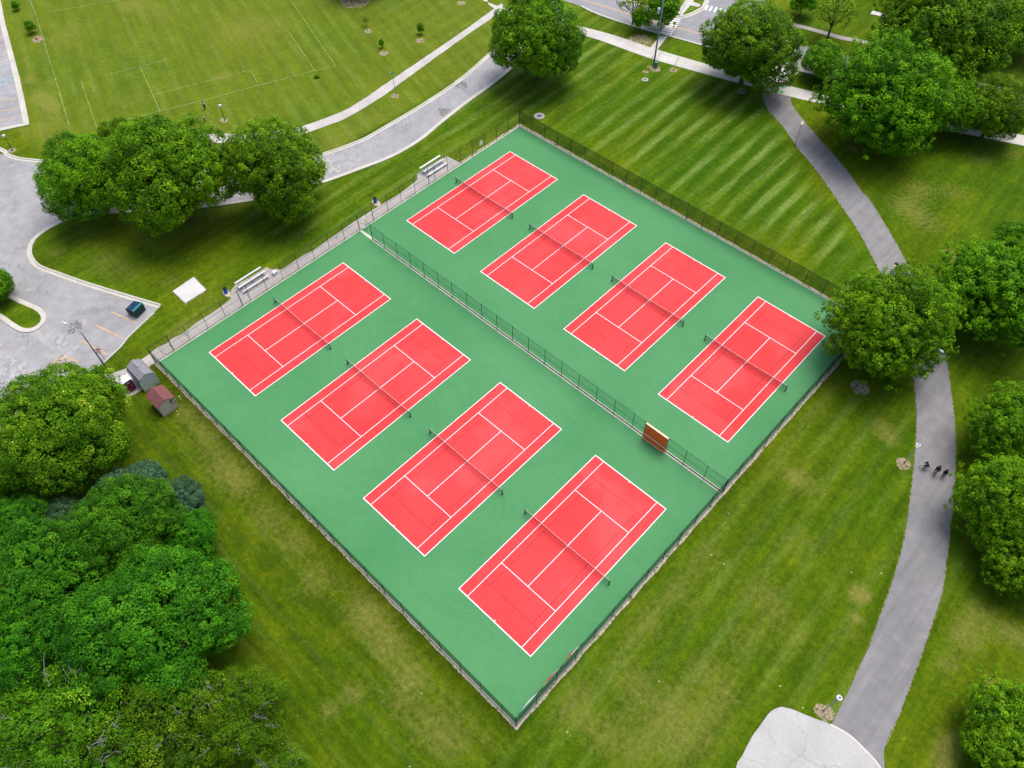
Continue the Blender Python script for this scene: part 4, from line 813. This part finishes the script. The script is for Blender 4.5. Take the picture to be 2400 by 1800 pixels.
for x in (-4.4, 4.4):
    m = MB(); m.box((x, .97, 1.9), (1.7, .08, 1.5)); wo_ = m.build('window', M_cap, e); m = MB(); m.box((x, .92, 1.9), (1.5, .03, 1.3)); m.build('pane', plain('dark_pane', (.02, .025, .03), .2), wo_)
m = MB(); m.box((0, -2.2, .1), (2, 1.4, .2)); m.build('steps', M_conc, e)
sheet('sidewalk', GG([(2045,25),(2075,32),(2079,41),(2040,33)]), .034, M_conc)

# ------------------------------------------------------------------ trees
def leaf_mat(name, dark, mid, lite, tip=None, trans=0.18):
    s = N(name); t = s.attr('tint'); oi = s.n('ShaderNodeObjectInfo')
    stops = [(0.08, dark), (0.5, mid), (0.88, lite)] + ([(0.97, tip)] if tip else [])
    c = s.ramp(t, stops)
    hs = s.n('ShaderNodeHueSaturation'); s.l(c, hs.inputs['Color'])
    s.l(s.math('ADD', s.math('MULTIPLY', oi.outputs['Random'], 0.024), 0.488), hs.inputs['Hue']); s.l(s.math('ADD', s.math('MULTIPLY', oi.outputs['Random'], 0.3), 1.06), hs.inputs['Value'])
    s.col(hs.outputs[0]); s.set(Roughness=0.65); s.b.inputs['Specular IOR Level'].default_value = 0.12
    tr = s.n('ShaderNodeBsdfTranslucent'); mx_ = s.n('ShaderNodeMixShader'); mx_.inputs[0].default_value = trans
    s.l(s.mix(1.0, hs.outputs[0], (1.3, 1.35, 0.5), 'MULTIPLY'), tr.inputs[0]); s.l(s.b.outputs[0], mx_.inputs[1]); s.l(tr.outputs[0], mx_.inputs[2]); s.l(mx_.outputs[0], s.out.inputs[0])
    return s.m
def bark(name, c):
    s = N(name); v = s.objc(); s.col(s.ramp(s.noise(s.map(v, (3, 3, .6)), 3, 5, .7), [(.3, tuple(x * .6 for x in c)), (.7, tuple(x * 1.3 for x in c))])); s.set(Roughness=.95); return s.m
B_dark, B_grey, B_pale = bark('dark_bark', (.09, .07, .055)), bark('grey_bark', (.17, .155, .14)), bark('pale_bark', (.36, .35, .33))

def crown_arrays(seed, R, Rz, nl, cr, leaf, kleaf, cover=1.0, zmin=-.55, lob=(.3, .5), spiky=0.0, out=0.62, up=0.5, core=1.0):
    g = np.random.default_rng(seed); lobes = [(np.zeros(3), 0.62)]
    for i in range(nl):
        z = 1 - (i + .5) / nl * 1.45; th = i * 2.399963 + g.uniform(-.4, .4); q = math.sqrt(max(0, 1 - z * z))
        d = np.array([q * math.cos(th), q * math.sin(th), z]); lobes.append((d * g.uniform(out - .08, out + .12), g.uniform(*lob)))
    sc = np.array([R, R, Rz]); cs = []; ns = []; cv = []
    for li, (c, r) in enumerate(lobes):
        n = int(cover * 4 * PI * (r * R) ** 2 / (cr * cr * 1.6)) + 3
        d = g.normal(size=(n, 3)); d /= np.linalg.norm(d, axis=1)[:, None]
        p = c + d * r * (1 + spiky * np.abs(g.normal(size=(n, 1))) * .35) * g.uniform(.82, 1.08, (n, 1))
        keep = p[:, 2] > zmin + .12 * g.normal(size=n)
        for lj, (c2, r2) in enumerate(lobes):
            if lj != li: keep &= np.linalg.norm(p - c2, axis=1) > r2 * .86
        p = p[keep]; d = d[keep]; cs.append(p * sc); ns.append(d); cv.append(np.full(len(p), g.uniform(-.12, .12)))
    cs = np.concatenate(cs); ns = np.concatenate(ns); cv = np.concatenate(cv); n = len(cs)
    size = cr * g.uniform(.55, 1.25, n); ct = g.uniform(.2, .8, n) + cv
    P = np.repeat(cs, kleaf, 0); Nn = np.repeat(ns, kleaf, 0); Sz = np.repeat(size, kleaf); T = np.repeat(ct, kleaf); k = len(P)
    off = g.normal(size=(k, 3)); off /= np.linalg.norm(off, axis=1)[:, None]; off *= g.uniform(.45, 1.0, (k, 1)) ** .6
    dn = (off * Nn).sum(1); off[dn < -.2] *= -1
    P = P + off * Sz[:, None]
    ln = off * .8 + Nn * .35 + np.array([0, 0, up]) + g.normal(size=(k, 3)) * .38; ln /= np.linalg.norm(ln, axis=1)[:, None]
    a = g.normal(size=(k, 3)); u = np.cross(ln, a); u /= np.linalg.norm(u, axis=1)[:, None]; v = np.cross(ln, u)
    ls = leaf * g.uniform(.6, 1.45, k)[:, None]; asp = g.uniform(.45, .8, k)[:, None]
    V = np.stack([P + u * ls * .5, P + v * ls * .5 * asp, P - u * ls * .5, P - v * ls * .5 * asp], 1)
    T = np.clip(T + g.normal(size=k) * .08 , 0, 1)
    # inner foliage so the crown is not a hollow shell
    Vi = []; Ti = []
    for c, r in lobes:
        n2 = int(core * 260 * (r * R) ** 2 / 7.8) + 10; d = g.normal(size=(n2, 3)); d /= np.linalg.norm(d, axis=1)[:, None]
        p = (c + d * r * g.uniform(.35, .86, (n2, 1))) ; p = p[p[:, 2] > zmin - .1] * sc; n2 = len(p)
        a2 = g.normal(size=(n2, 3)) * .5 + np.array([0, 0, 1.0]); a2 /= np.linalg.norm(a2, axis=1)[:, None]; u2 = np.cross(a2, g.normal(size=(n2, 3))); u2 /= np.linalg.norm(u2, axis=1)[:, None]; v2 = np.cross(a2, u2)
        s2 = .62 * g.uniform(.6, 1.2, n2)[:, None]; Vi.append(np.stack([p + u2 * s2 * .5, p + v2 * s2 * .36, p - u2 * s2 * .5, p - v2 * s2 * .36], 1)); Ti.append(np.clip(g.normal(.42, .12, n2), 0, 1))
    V = np.concatenate([V] + Vi); T = np.concatenate([T] + Ti)
    return V.reshape(-1, 3), np.repeat(T, 4), [c * sc for c, r in lobes[1:]]
def leaf_object_mesh(name, V, T, mat, extra=None):
    n = len(V) // 4; me = bpy.data.meshes.new(name); me.vertices.add(len(V)); me.vertices.foreach_set('co', V.ravel())
    me.loops.add(len(V)); me.loops.foreach_set('vertex_index', np.arange(len(V))); me.polygons.add(n); me.polygons.foreach_set('loop_start', np.arange(n) * 4)
    me.update(); at = me.attributes.new('tint', 'FLOAT', 'POINT'); at.data.foreach_set('value', T.astype(np.float32)); me.materials.append(mat); return me
def limb(m, a, b, r0, r1, rng, wig=.12, n=4, seg=6):
    a, b = Vector(a), Vector(b); ln = (b - a).length; pts = []; rr = []
    for i in range(n + 1):
        t = i / n; q = a.lerp(b, t); q += Vector([rng.uniform(-1, 1) * wig * ln * math.sin(t * PI) for _ in range(3)]); q.z -= 0.06 * ln * math.sin(t * PI) * -1; pts.append(q); rr.append(r0 + (r1 - r0) * t)
    m.tube(pts, rr, seg, False); return pts
types = {}
def tree_type(key, mat, barkm, seed, R=7.0, hc=.95, Rz=.82, trunk=.32, bare=0, **k):
    V, T, lobes = crown_arrays(seed, R, R * Rz, **k); V[:, 2] += hc * R
    rng = random.Random(seed); m = MB(); fork = hc * R * .42
    m.tube([(0, 0, 0), (0, 0, .3), (.05, .03, fork * .6), (0, 0, fork)], [trunk * 1.5, trunk * 1.1, trunk, trunk * .85], 10, False)
    tips = []
    for c in lobes:
        end = Vector((c[0], c[1], c[2] + hc * R)) * 1.0
        pts = limb(m, (0, 0, fork * rng.uniform(.85, 1.0)), end, trunk * .5, .05, rng, .08)
        for j in range(3):
            e2 = end + Vector((rng.uniform(-1, 1), rng.uniform(-1, 1), rng.uniform(-.1, 1))) * R * .22; limb(m, pts[3], e2, trunk * .18, .02, rng, .1, 3, 5)
        tips.append(pts)
    br = None
    if bare:
        br = MB()
        for i in range(bare):
            th = rng.uniform(0, 2 * PI); q = rng.uniform(.35, .98); el = rng.uniform(.25, .95)
            base = Vector((math.cos(th) * R * q * .7, math.sin(th) * R * q * .7, hc * R + R * Rz * (el * .75 - .1)))
            dr = Vector((math.cos(th) * rng.uniform(.3, 1), math.sin(th) * rng.uniform(.3, 1), rng.uniform(.4, 1.1))).normalized(); ln = rng.uniform(1.2, 3.2)
            pts = limb(br, base, base + dr * ln, .055, .015, rng, .14, 5, 5)
            for j in range(4):
                s_ = pts[rng.randint(1, 5)]; d2 = (dr + Vector([rng.uniform(-.9, .9) for _ in range(3)])).normalized(); limb(br, s_, s_ + d2 * rng.uniform(.5, 1.3), .026, .01, rng, .15, 3, 4)
    def mk(mb, nm, mt):
        me = bpy.data.meshes.new(nm); me.from_pydata(mb.v, [], mb.f); me.update(); me.polygons.foreach_set('use_smooth', [True] * len(me.polygons)); me.materials.append(mt); return me
    tm = None
    if br:
        n0_ = len(m.f); m.add(br.v, br.f); tm = mk(m, 'trunk', barkm); tm.materials.append(B_pale)
        for p in tm.polygons[n0_:]: p.material_index = 1
    else: tm = mk(m, 'trunk', barkm)
    types[key] = dict(crown=leaf_object_mesh('crown', V, T, mat), trunk=tm, R=R, hc=hc)
L_broad = leaf_mat('broad_leaves', (0.02, 0.072, 0.001), (0.085, 0.215, 0.002), (0.19, 0.37, 0.004), (.32, .47, .02))
L_maple = leaf_mat('maple_leaves', (0.008, 0.055, 0.002), (0.034, 0.17, 0.004), (0.08, 0.29, 0.007), (0.16, .35, .01))
L_blue = leaf_mat('bluish_leaves', (0.017, 0.05, 0.022), (0.045, 0.115, 0.05), (0.095, 0.19, 0.09))
L_lind = leaf_mat('linden_leaves', (0.016, 0.05, 0.001), (0.068, 0.16, 0.002), (0.16, 0.28, 0.004), (0.42, 0.46, 0.04))
L_cott = leaf_mat('cottonwood_leaves', (0.015, 0.055, 0.001), (0.058, 0.165, 0.002), (0.135, 0.28, 0.005), (0.26, .36, .03))
L_oak = leaf_mat('oak_leaves', (0.017, 0.072, 0.001), (0.08, 0.225, 0.002), (0.175, 0.37, 0.003), (.25, .43, .01))
L_yel = leaf_mat('young_yellow_leaves', (0.05, 0.1, 0.003), (0.15, 0.25, 0.005), (0.28, 0.38, 0.01))
tree_type('broad1', L_broad, B_dark, 11, nl=16, cr=.78, leaf=0.22, kleaf=58, lob=(.32, .48), cover=1.2, hc=.95, zmin=-.85, Rz=1.0)
tree_type('broad2', L_broad, B_dark, 23, nl=20, cr=.75, leaf=0.22, kleaf=58, lob=(.28, .44), cover=1.15, Rz=1.0, hc=.96, zmin=-.85)
tree_type('maple1', L_maple, B_dark, 31, nl=14, cr=.72, leaf=0.2, kleaf=60, lob=(.34, .5), cover=1.25, Rz=.85)
tree_type('maple2', L_maple, B_dark, 37, nl=12, cr=.72, leaf=0.2, kleaf=60, lob=(.36, .52), cover=1.1, Rz=.85)
tree_type('blue1', L_blue, B_dark, 41, nl=14, cr=.7, leaf=0.2, kleaf=56, lob=(.3, .46), cover=1.1)
tree_type('linden1', L_lind, B_dark, 53, nl=16, cr=.7, leaf=0.19, kleaf=62, lob=(.32, .48), cover=1.3, Rz=.82)
tree_type('cott1', L_cott, B_grey, 61, nl=22, cr=.95, leaf=0.19, kleaf=60, lob=(.2, .34), cover=.85, out=.7, bare=20, Rz=.8, spiky=.5, core=0.5)
tree_type('cott2', L_cott, B_grey, 67, nl=22, cr=.95, leaf=0.19, kleaf=60, lob=(.2, .34), cover=.85, out=.7, bare=16, Rz=.8, spiky=.5, core=0.5)
tree_type('oak1', L_oak, B_dark, 71, nl=25, cr=.62, leaf=0.24, kleaf=40, lob=(.2, .38), cover=1.05, spiky=1.1, Rz=.95, out=.72, hc=.92, zmin=-.8)
tree_type('oak2', L_oak, B_dark, 79, nl=24, cr=.62, leaf=0.24, kleaf=40, lob=(.17, .35), cover=.9, spiky=1.2, Rz=.8, out=.76, hc=.88, zmin=-.7)
tree_type('sparse1', L_yel, B_dark, 83, nl=12, cr=.6, leaf=.3, kleaf=11, lob=(.25, .4), cover=.4, R=5, hc=1.25, trunk=.2, core=0.05)
tree_type('small1', L_oak, B_dark, 91, nl=9, cr=.5, leaf=.28, kleaf=18, lob=(.35, .5), cover=1.0, R=3, hc=1.3, Rz=1.0, trunk=.12, core=1.5)
names = {'broad': 'broadleaf_tree', 'maple': 'maple_tree', 'blue': 'maple_tree', 'linden': 'linden_tree', 'cott': 'cottonwood_tree', 'oak': 'oak_tree', 'sparse': 'young_tree', 'small': 'young_tree'}
def tree(key, px, py, rpx, label, group=None, hcf=None, sz=1.0, rot=None):
    t = types[key]; hc = (hcf or t['hc']); s = 1.0
    for _ in range(6):
        c = G(px, py, s * t['R'] * hc); s = rpx * depth_at(c) / FPX / t['R']
    e = empty(names[key.rstrip('0123456789')], (c[0], c[1], 0), rot if rot is not None else random.uniform(0, 2 * PI)); e.scale = (s, s, s * hc / t['hc'])
    tag(e, label, 'tree', group)
    for nm in ('trunk', 'crown'):
        o = bpy.data.objects.new(nm, t[nm]); C.objects.link(o); o.parent = e
    return e
g1 = 'trees shading the upper parking lot'
tree('broad1', 205, 422, 104, 'leftmost broad tree of the clump by the parking lot', g1, rot=1.0)
tree('broad2', 300, 345, 66, 'smaller upper tree in the clump, its crown against the sports field', g1)
tree('broad2', 402, 412, 136, 'largest tree in the middle of the clump by the parking lot', g1, rot=2.2)
tree('broad1', 642, 404, 114, 'tree standing apart at the right end of the clump, beside the curved road', g1, rot=4.0)
g2 = 'large trees along the street'
tree('broad2', 1262, 92, 106, 'tall tree where the access road meets the street, above the top court', g2, hcf=.95)
tree('broad1', 1757, 112, 114, 'tall tree overhanging the green squares on the sidewalk', g2, hcf=.82)
tree('broad2', 1933, 146, 48, 'small round dark tree between the sidewalk and street', g2, hcf=.85)
tree('oak1', 2068, 236, 124, 'big bright tree covering the sidewalk at upper right', g2)
tree('oak2', 2212, 246, 76, 'darker tree touching the right side of the big bright tree', g2)
tree('broad2', 2335, 262, 72, 'tree at the right edge standing between street and sidewalk', g2)
tree('oak2', 2215, 80, 142, 'large spreading tree beyond the street at the top right', g2)
tree('oak1', 2385, 55, 72, 'dark tree in the top right corner', g2)
tree('sparse1', 1962, 22, 56, 'thin yellow-green tree with a forked trunk beyond the street', g2)
tree('small1', 1885, -2, 30, 'little dark tree cut by the top edge near the side street', g2)
tree('sparse1', 1488, 6, 44, 'slim street tree left of the tall pole', g2).scale
tree('small1', 1503, 45, 22, 'low leafy top of the tree in the mulched street verge', g2)
tree('small1', 1556, 24, 36, 'bright green tree across the street behind the tall pole', g2)
tree('broad1', 845, -95, 70, 'tree just above the top edge, its mulch showing on the field', g2)
g3 = 'trees on the right beside the curved path'
tree('oak1', 2086, 758, 125, 'large tree overlapping the corner of the right-hand court', g3)
tree('oak2', 2345, 690, 122, 'big tree at the right edge across the path from the courts', g3)
tree('broad1', 2248, 690, 52, 'small dark tree in front of the big right-edge tree', g3)
tree('broad2', 2390, 585, 66, 'tree crown at the right edge above the big one', g3)
tree('oak2', 2385, 1010, 98, 'pointed-leaved tree at the right edge level with the cyclists', g3)
tree('oak1', 2372, 1190, 106, 'tree reaching over the path below the cyclists', g3)
tree('oak2', 2400, 1310, 84, 'lowest tree of the trio right of the path', g3)
tree('oak1', 2392, 1738, 115, 'tree in the bottom right corner', g3, hcf=.7)
g4 = 'trees on the left beside the courts'
tree('linden1', 140, 1005, 150, 'broad tree with yellowish leaf tips next to the sheds', g4)
tree('linden1', 2, 1130, 60, 'yellow-tipped tree cut by the left edge below the big one', g4)
tree('maple2', 40, 1235, 78, 'green tree at the left edge between linden and maples', g4)
tree('blue1', 165, 1235, 68, 'blue-grey tree left part, behind the bright rounded maple', g4)
tree('blue1', 318, 1172, 96, 'blue-grey tree rising behind the bright rounded maple', g4, hcf=.85)
tree('blue1', 418, 1182, 62, 'small blue-grey tree nearest the lawn, right of the bright rounded maple', g4, hcf=.85)
tree('maple1', 288, 1240, 122, 'bright green rounded maple in the middle of the left group', g4, hcf=1.05)
tree('maple2', 452, 1255, 58, 'dark maple on the lawn side of the bright rounded one', g4)
tree('maple2', 130, 1370, 140, 'wide dark maple filling the left edge', g4)
tree('maple1', 368, 1465, 180, 'largest dark green maple, lower left beside the lawn', g4)
tree('maple2', 55, 1520, 120, 'dark maple behind the bare-branched trees at the left edge', g4)
g5 = 'bare-branched trees along the bottom left'
tree('cott1', 150, 1755, 185, 'tree with pale bare branches at the bottom left', g5, rot=.5)
tree('cott2', 390, 1690, 150, 'tree with pale bare branches in the middle of the bottom row', g5, rot=1.2)
tree('cott1', 560, 1690, 112, 'tree with pale bare branches nearest the open lawn', g5, rot=2.9)
tree('cott2', 20, 1640, 95, 'tree with pale bare branches against the left edge', g5, rot=4)
tree('cott2', 660, 1850, 90, 'tree with pale bare branches just showing at the bottom edge', g5, rot=2)
tree('broad1', -8, 672, 42, 'small tree on the parking lot island at the left edge', g1)
g6 = 'young trees on the sports field'
tree('small1', 70, 62, 12, 'young dark tree with a red cone beside it', g6)
tree('small1', 36, 12, 9, 'young tree nearest the top left corner', g6)
tree('small1', 985, 66, 8, 'sapling above a mulch ring, nearest the footpath', g6, hcf=1.8)
tree('small1', 894, 101, 6, 'smallest dark sapling on the field', g6, hcf=1.9)
tree('sparse1', 857, 46, 9, 'thin yellowish sapling on the field', g6, hcf=1.6)
tree('small1', 742, 178, 6, 'low dark sapling by the corner of the chalk lines', g6, hcf=.6)

# ------------------------------------------------------------------ people and bicycles
M_skin = plain('skin', (.42, .24, .17), .6); M_hair = plain('dark_hair', (.012, .01, .01), .5)
def skin_body(name, joints, edges, mat, parent, root=0, lvl=2):
    me = bpy.data.meshes.new(name); me.from_pydata([j[:3] for j in joints], edges, []); o = bpy.data.objects.new(name, me); C.objects.link(o); o.parent = parent
    o.modifiers.new('skin', 'SKIN').use_smooth_shade = True; sl_ = me.skin_vertices
    if not sl_:
        bpy.context.view_layer.objects.active = o
        me.attributes.new('skin_tmp', 'FLOAT', 'POINT'); 
    for i, j in enumerate(joints):
        v = me.skin_vertices[0].data[i]; v.radius = (j[3], j[3] if len(j) < 5 else j[4]); v.use_root = (i == root); v.use_loose = False
    sb = o.modifiers.new('subsurf', 'SUBSURF'); sb.levels = lvl; sb.render_levels = lvl; me.materials.append(mat); return o
def tubebody(name, chains, mat, parent):
    m = MB()
    for pts, rr in chains: m.tube(pts, rr, 8)
    return m.build(name, mat, parent, smooth=True)
def blob_mesh(m, c, r, seg=12):
    prof = [(r[0] * math.sin(t) + .001, -r[2] * math.cos(t)) for t in np.linspace(0, PI, 9)]; k0 = len(m.v); m.lathe(prof, c, seg)
    for i in range(k0, len(m.v)): x, y, z = m.v[i]; m.v[i] = (x, c[1] + (y - c[1]) * r[1] / r[0], z)
def person(loc, rz, label, J, shirt, pants, shoe, scale=1.0, cat='person', hairlen=0.0):
    """J: joints in metres facing +x. pelvis chest neck head; for side s in l,r: sho elb wri hip kne ank"""
    e = empty('person', loc, rz, label, cat, 'people in the park'); e.scale = (scale,) * 3
    V = Vector; joints = []; edges = []; idx = {}
    def j(k, p, r, par=None):
        idx[k] = len(joints); joints.append((*p, r)); 
        if par is not None: edges.append((idx[par], idx[k]))
    j('pel', J['pel'], .115); j('spi', V(J['pel']).lerp(V(J['che']), .5), .12, 'pel'); j('che', J['che'], .135, 'spi'); j('nec', J['nec'], .052, 'che'); j('hdl', V(J['nec']).lerp(V(J['hea']), .5), .075, 'nec'); j('hea', J['hea'], .098, 'hdl'); j('top', V(J['hea']) + V((0, 0, .07)), .07, 'hea')
    for s_ in 'lr':
        sy = .17 if s_ == 'l' else -.17
        j('s' + s_, V(J['che']) + V((0, sy, .06)), .06, 'che'); j('e' + s_, J['e' + s_], .042, 's' + s_); j('w' + s_, J['w' + s_], .03, 'e' + s_)
        dv = (V(J['w' + s_]) - V(J['e' + s_])).normalized(); up_v = V((0, 0, 1)); side = dv.cross(up_v).normalized()
        j('p' + s_, V(J['w' + s_]) + dv * .06, .028, 'w' + s_)
        for f in range(4): j('f%s%d' % (s_, f), V(J['w' + s_]) + dv * (.135 + .015 * (f in (1, 2))) + side * (.03 - .02 * f) - up_v * .02, .009, 'p' + s_)
        j('t' + s_, V(J['w' + s_]) + dv * .07 + side * (.055 if s_ == 'l' else -.055), .01, 'w' + s_)
        hy = .09 if s_ == 'l' else -.09
        j('h' + s_, V(J['pel']) + V((0, hy, -.04)), .09, 'pel'); j('k' + s_, J['k' + s_], .055, 'h' + s_); j('a' + s_, J['a' + s_], .036, 'k' + s_); j('o' + s_, V(J['a' + s_]) + V((.15, 0, -.05)), .03, 'a' + s_)
    bd = skin_body('body', joints, edges, M_skin, e)
    # clothes as slightly wider shells round the same bones
    P = lambda k: V(joints[idx[k]][:3])
    def shell(name, chains, mat):
        m = MB()
        for ks, rr in chains: m.tube([P(k) if isinstance(k, str) else k for k in ks], rr, 10)
        return m.build(name, mat, e, smooth=True)
    shell('shirt', [(['pel', 'spi', 'che', P('nec') - V((0, 0, .02))], [.165, .17, .185, .09])] + [(['s' + s_, 'e' + s_, P('e' + s_).lerp(P('w' + s_), .8)], [.085, .065, .045]) for s_ in 'lr'], shirt)
    shell('trousers', [([P('pel') + V((0, 0, .04)), 'h' + s_, 'k' + s_, P('k' + s_).lerp(P('a' + s_), .85)], [.15, .125, .085, .06]) for s_ in 'lr'], pants)
    shell('shoes', [([P('a' + s_) + V((-.06, 0, -.04)), P('a' + s_) + V((.06, 0, -.045)), P('o' + s_) + V((.04, 0, -.0))], [.05, .055, .035]) for s_ in 'lr'], shoe)
    m = MB(); hc_ = P('hea') + V((-.02, 0, .035)); blob_mesh(m, hc_, (.125, .115, .125))
    if hairlen: m.tube([hc_ + V((-.05, 0, 0)), hc_ + V((-.11, 0, -hairlen))], [.1, .06], 8)
    m.build('hair', M_hair, e, smooth=True)
    m = MB(); hp_ = P('hea')
    blob_mesh(m, hp_ + V((.105, 0, -.015)), (.02, .014, .024), 6); blob_mesh(m, hp_ + V((.09, .033, .012)), (.012, .012, .01), 6); blob_mesh(m, hp_ + V((.09, -.033, .012)), (.012, .012, .01), 6); m.build('face', M_skin, e)
    return e
ride = dict(pel=(-.12, 0, .95), che=(.16, 0, 1.32), nec=(.24, 0, 1.5), hea=(.3, 0, 1.66), el=(.36, .22, 1.12), er=(.36, -.22, 1.12), wl=(.52, .22, 1.02), wr=(.52, -.22, 1.02), kl=(.22, .11, .72), kr=(.16, -.11, .55), al=(.08, .11, .3), ar=(-.02, -.11, .18))
stand = dict(pel=(0, 0, .95), che=(.02, 0, 1.3), nec=(.03, 0, 1.5), hea=(.05, 0, 1.64), el=(.03, .26, 1.1), er=(.05, -.26, 1.12), wl=(.16, .27, .9), wr=(.25, -.22, .98), kl=(.06, .1, .5), kr=(-.04, -.1, .5), al=(.04, .1, .08), ar=(-.1, -.1, .08))
M_blackcl = plain('black_cloth', (.014, .014, .018), .8); M_tealcl = plain('teal_cloth', (.07, .28, .32), .8); M_jean = plain('blue_denim', (.06, .11, .2), .85); M_redsh = plain('red_shoe', (.5, .02, .05), .5); M_greycl = plain('pale_grey_cloth', (.5, .46, .47), .85); M_whitecl = plain('white_cloth', (.72, .74, .66), .85); M_purple = plain('dark_plum_cloth', (.07, .015, .03), .85)
M_tyre = plain('black_rubber', (.015, .015, .015), .8)
def bicycle(loc, rz, label, frame, scale=1.0):
    e = empty('bicycle', loc, rz, label, 'bicycle', 'bicycles on the path'); e.scale = (scale,) * 3
    for x in (-.52, .52):
        wl = MB().torus((x, 0, .34), .315, .022).build('tyre', M_tyre, e); wl.name = 'wheel'; MB().torus((x, 0, .34), .285, .01).build('rim', M_alu, wl)
        m = MB()
        for k in range(8): t = k * PI / 4; m.tube([(x, 0, .34), (x + .28 * math.cos(t), 0, .34 + .28 * math.sin(t))], .003, 3)
        m.build('spokes', M_alu, wl)
    m = MB(); bb, sp2, hd = (-.06, 0, .3), (-.2, 0, .82), (.38, 0, .86)
    for a, b2_ in ((bb, sp2), (sp2, hd), (bb, (.41, 0, .7)), (bb, (-.52, 0, .34)), (sp2, (-.52, 0, .34)), (hd, (.52, 0, .34))): m.tube([a, b2_], .022, 6)
    m.build('frame', frame, e)
    m = MB(); m.tube([(.38, 0, .86), (.36, 0, 1.0)], .018, 6); m.tube([(.44, .28, 1.0), (.36, .1, 1.01), (.36, -.1, 1.01), (.44, -.28, 1.0)], .016, 6); m.build('handlebar', M_blk, e)
    m = MB(); m.tube([(-.2, 0, .8), (-.22, 0, .9)], .015, 6); m.tube([(-.36, 0, .92), (-.2, 0, .93), (-.06, 0, .92)], [.07, .06, .025], 8); m.build('saddle', M_blk, e)
    m = MB(); m.tube([(-.06, .1, .3), (.1, .1, .34)], .014, 5); m.tube([(-.06, -.1, .3), (-.22, -.1, .24)], .014, 5); m.tube([(.1, .08, .34), (.1, .2, .34)], .025, 5); m.tube([(-.22, -.08, .24), (-.22, -.2, .24)], .025, 5); m.build('pedals', M_blk, e)
    return e
def heading(p0, p1):
    a, b2_ = G(*p0), G(*p1); return math.atan2(b2_[1] - a[1], b2_[0] - a[0])
h1 = heading((2176,1098), (2156,1093)); h2 = heading((2196,1100), (2190,1114)); h3 = heading((2220,1106), (2207,1120))
zg = .018
for (px, py), hd_, lbb, lbp, fr, sh, pa_, so_, sc in (
    ((2167,1099), h1, 'dark small bicycle furthest left of the three on the path', 'child in black top riding the leftmost bicycle on the path', M_jean, M_blackcl, M_tealcl, M_blackcl, .86),
    ((2191,1107), h2, 'red bicycle in the middle of the three on the path', 'person in black clothes with dark hair on the middle red bicycle', M_redsh, M_blackcl, M_blackcl, M_redsh, 1.05),
    ((2211,1114), h3, 'black bicycle furthest right of the three on the path', 'person in dark plum top riding the rightmost bicycle on the path', M_blk, M_purple, M_blackcl, M_blackcl, .92)):
    c = G(px, py); bicycle((c[0], c[1], zg), hd_, lbb, fr, sc); person((c[0], c[1], zg), hd_, lbp, ride, sh, pa_, so_, sc, hairlen=.2)
c = G(481, 256.5); person((c[0], c[1], 0), heading((481,256), (481,280)), 'person in pale grey shirt and dark shorts walking on the sports field', stand, M_greycl, M_blackcl, M_blackcl, 1.0)
c = G(480.5, 285); person((c[0], c[1], 0), heading((480,285), (481,256)), 'child in a white top standing below the other walker on the lawn', stand, M_whitecl, M_jean, M_blackcl, .72)
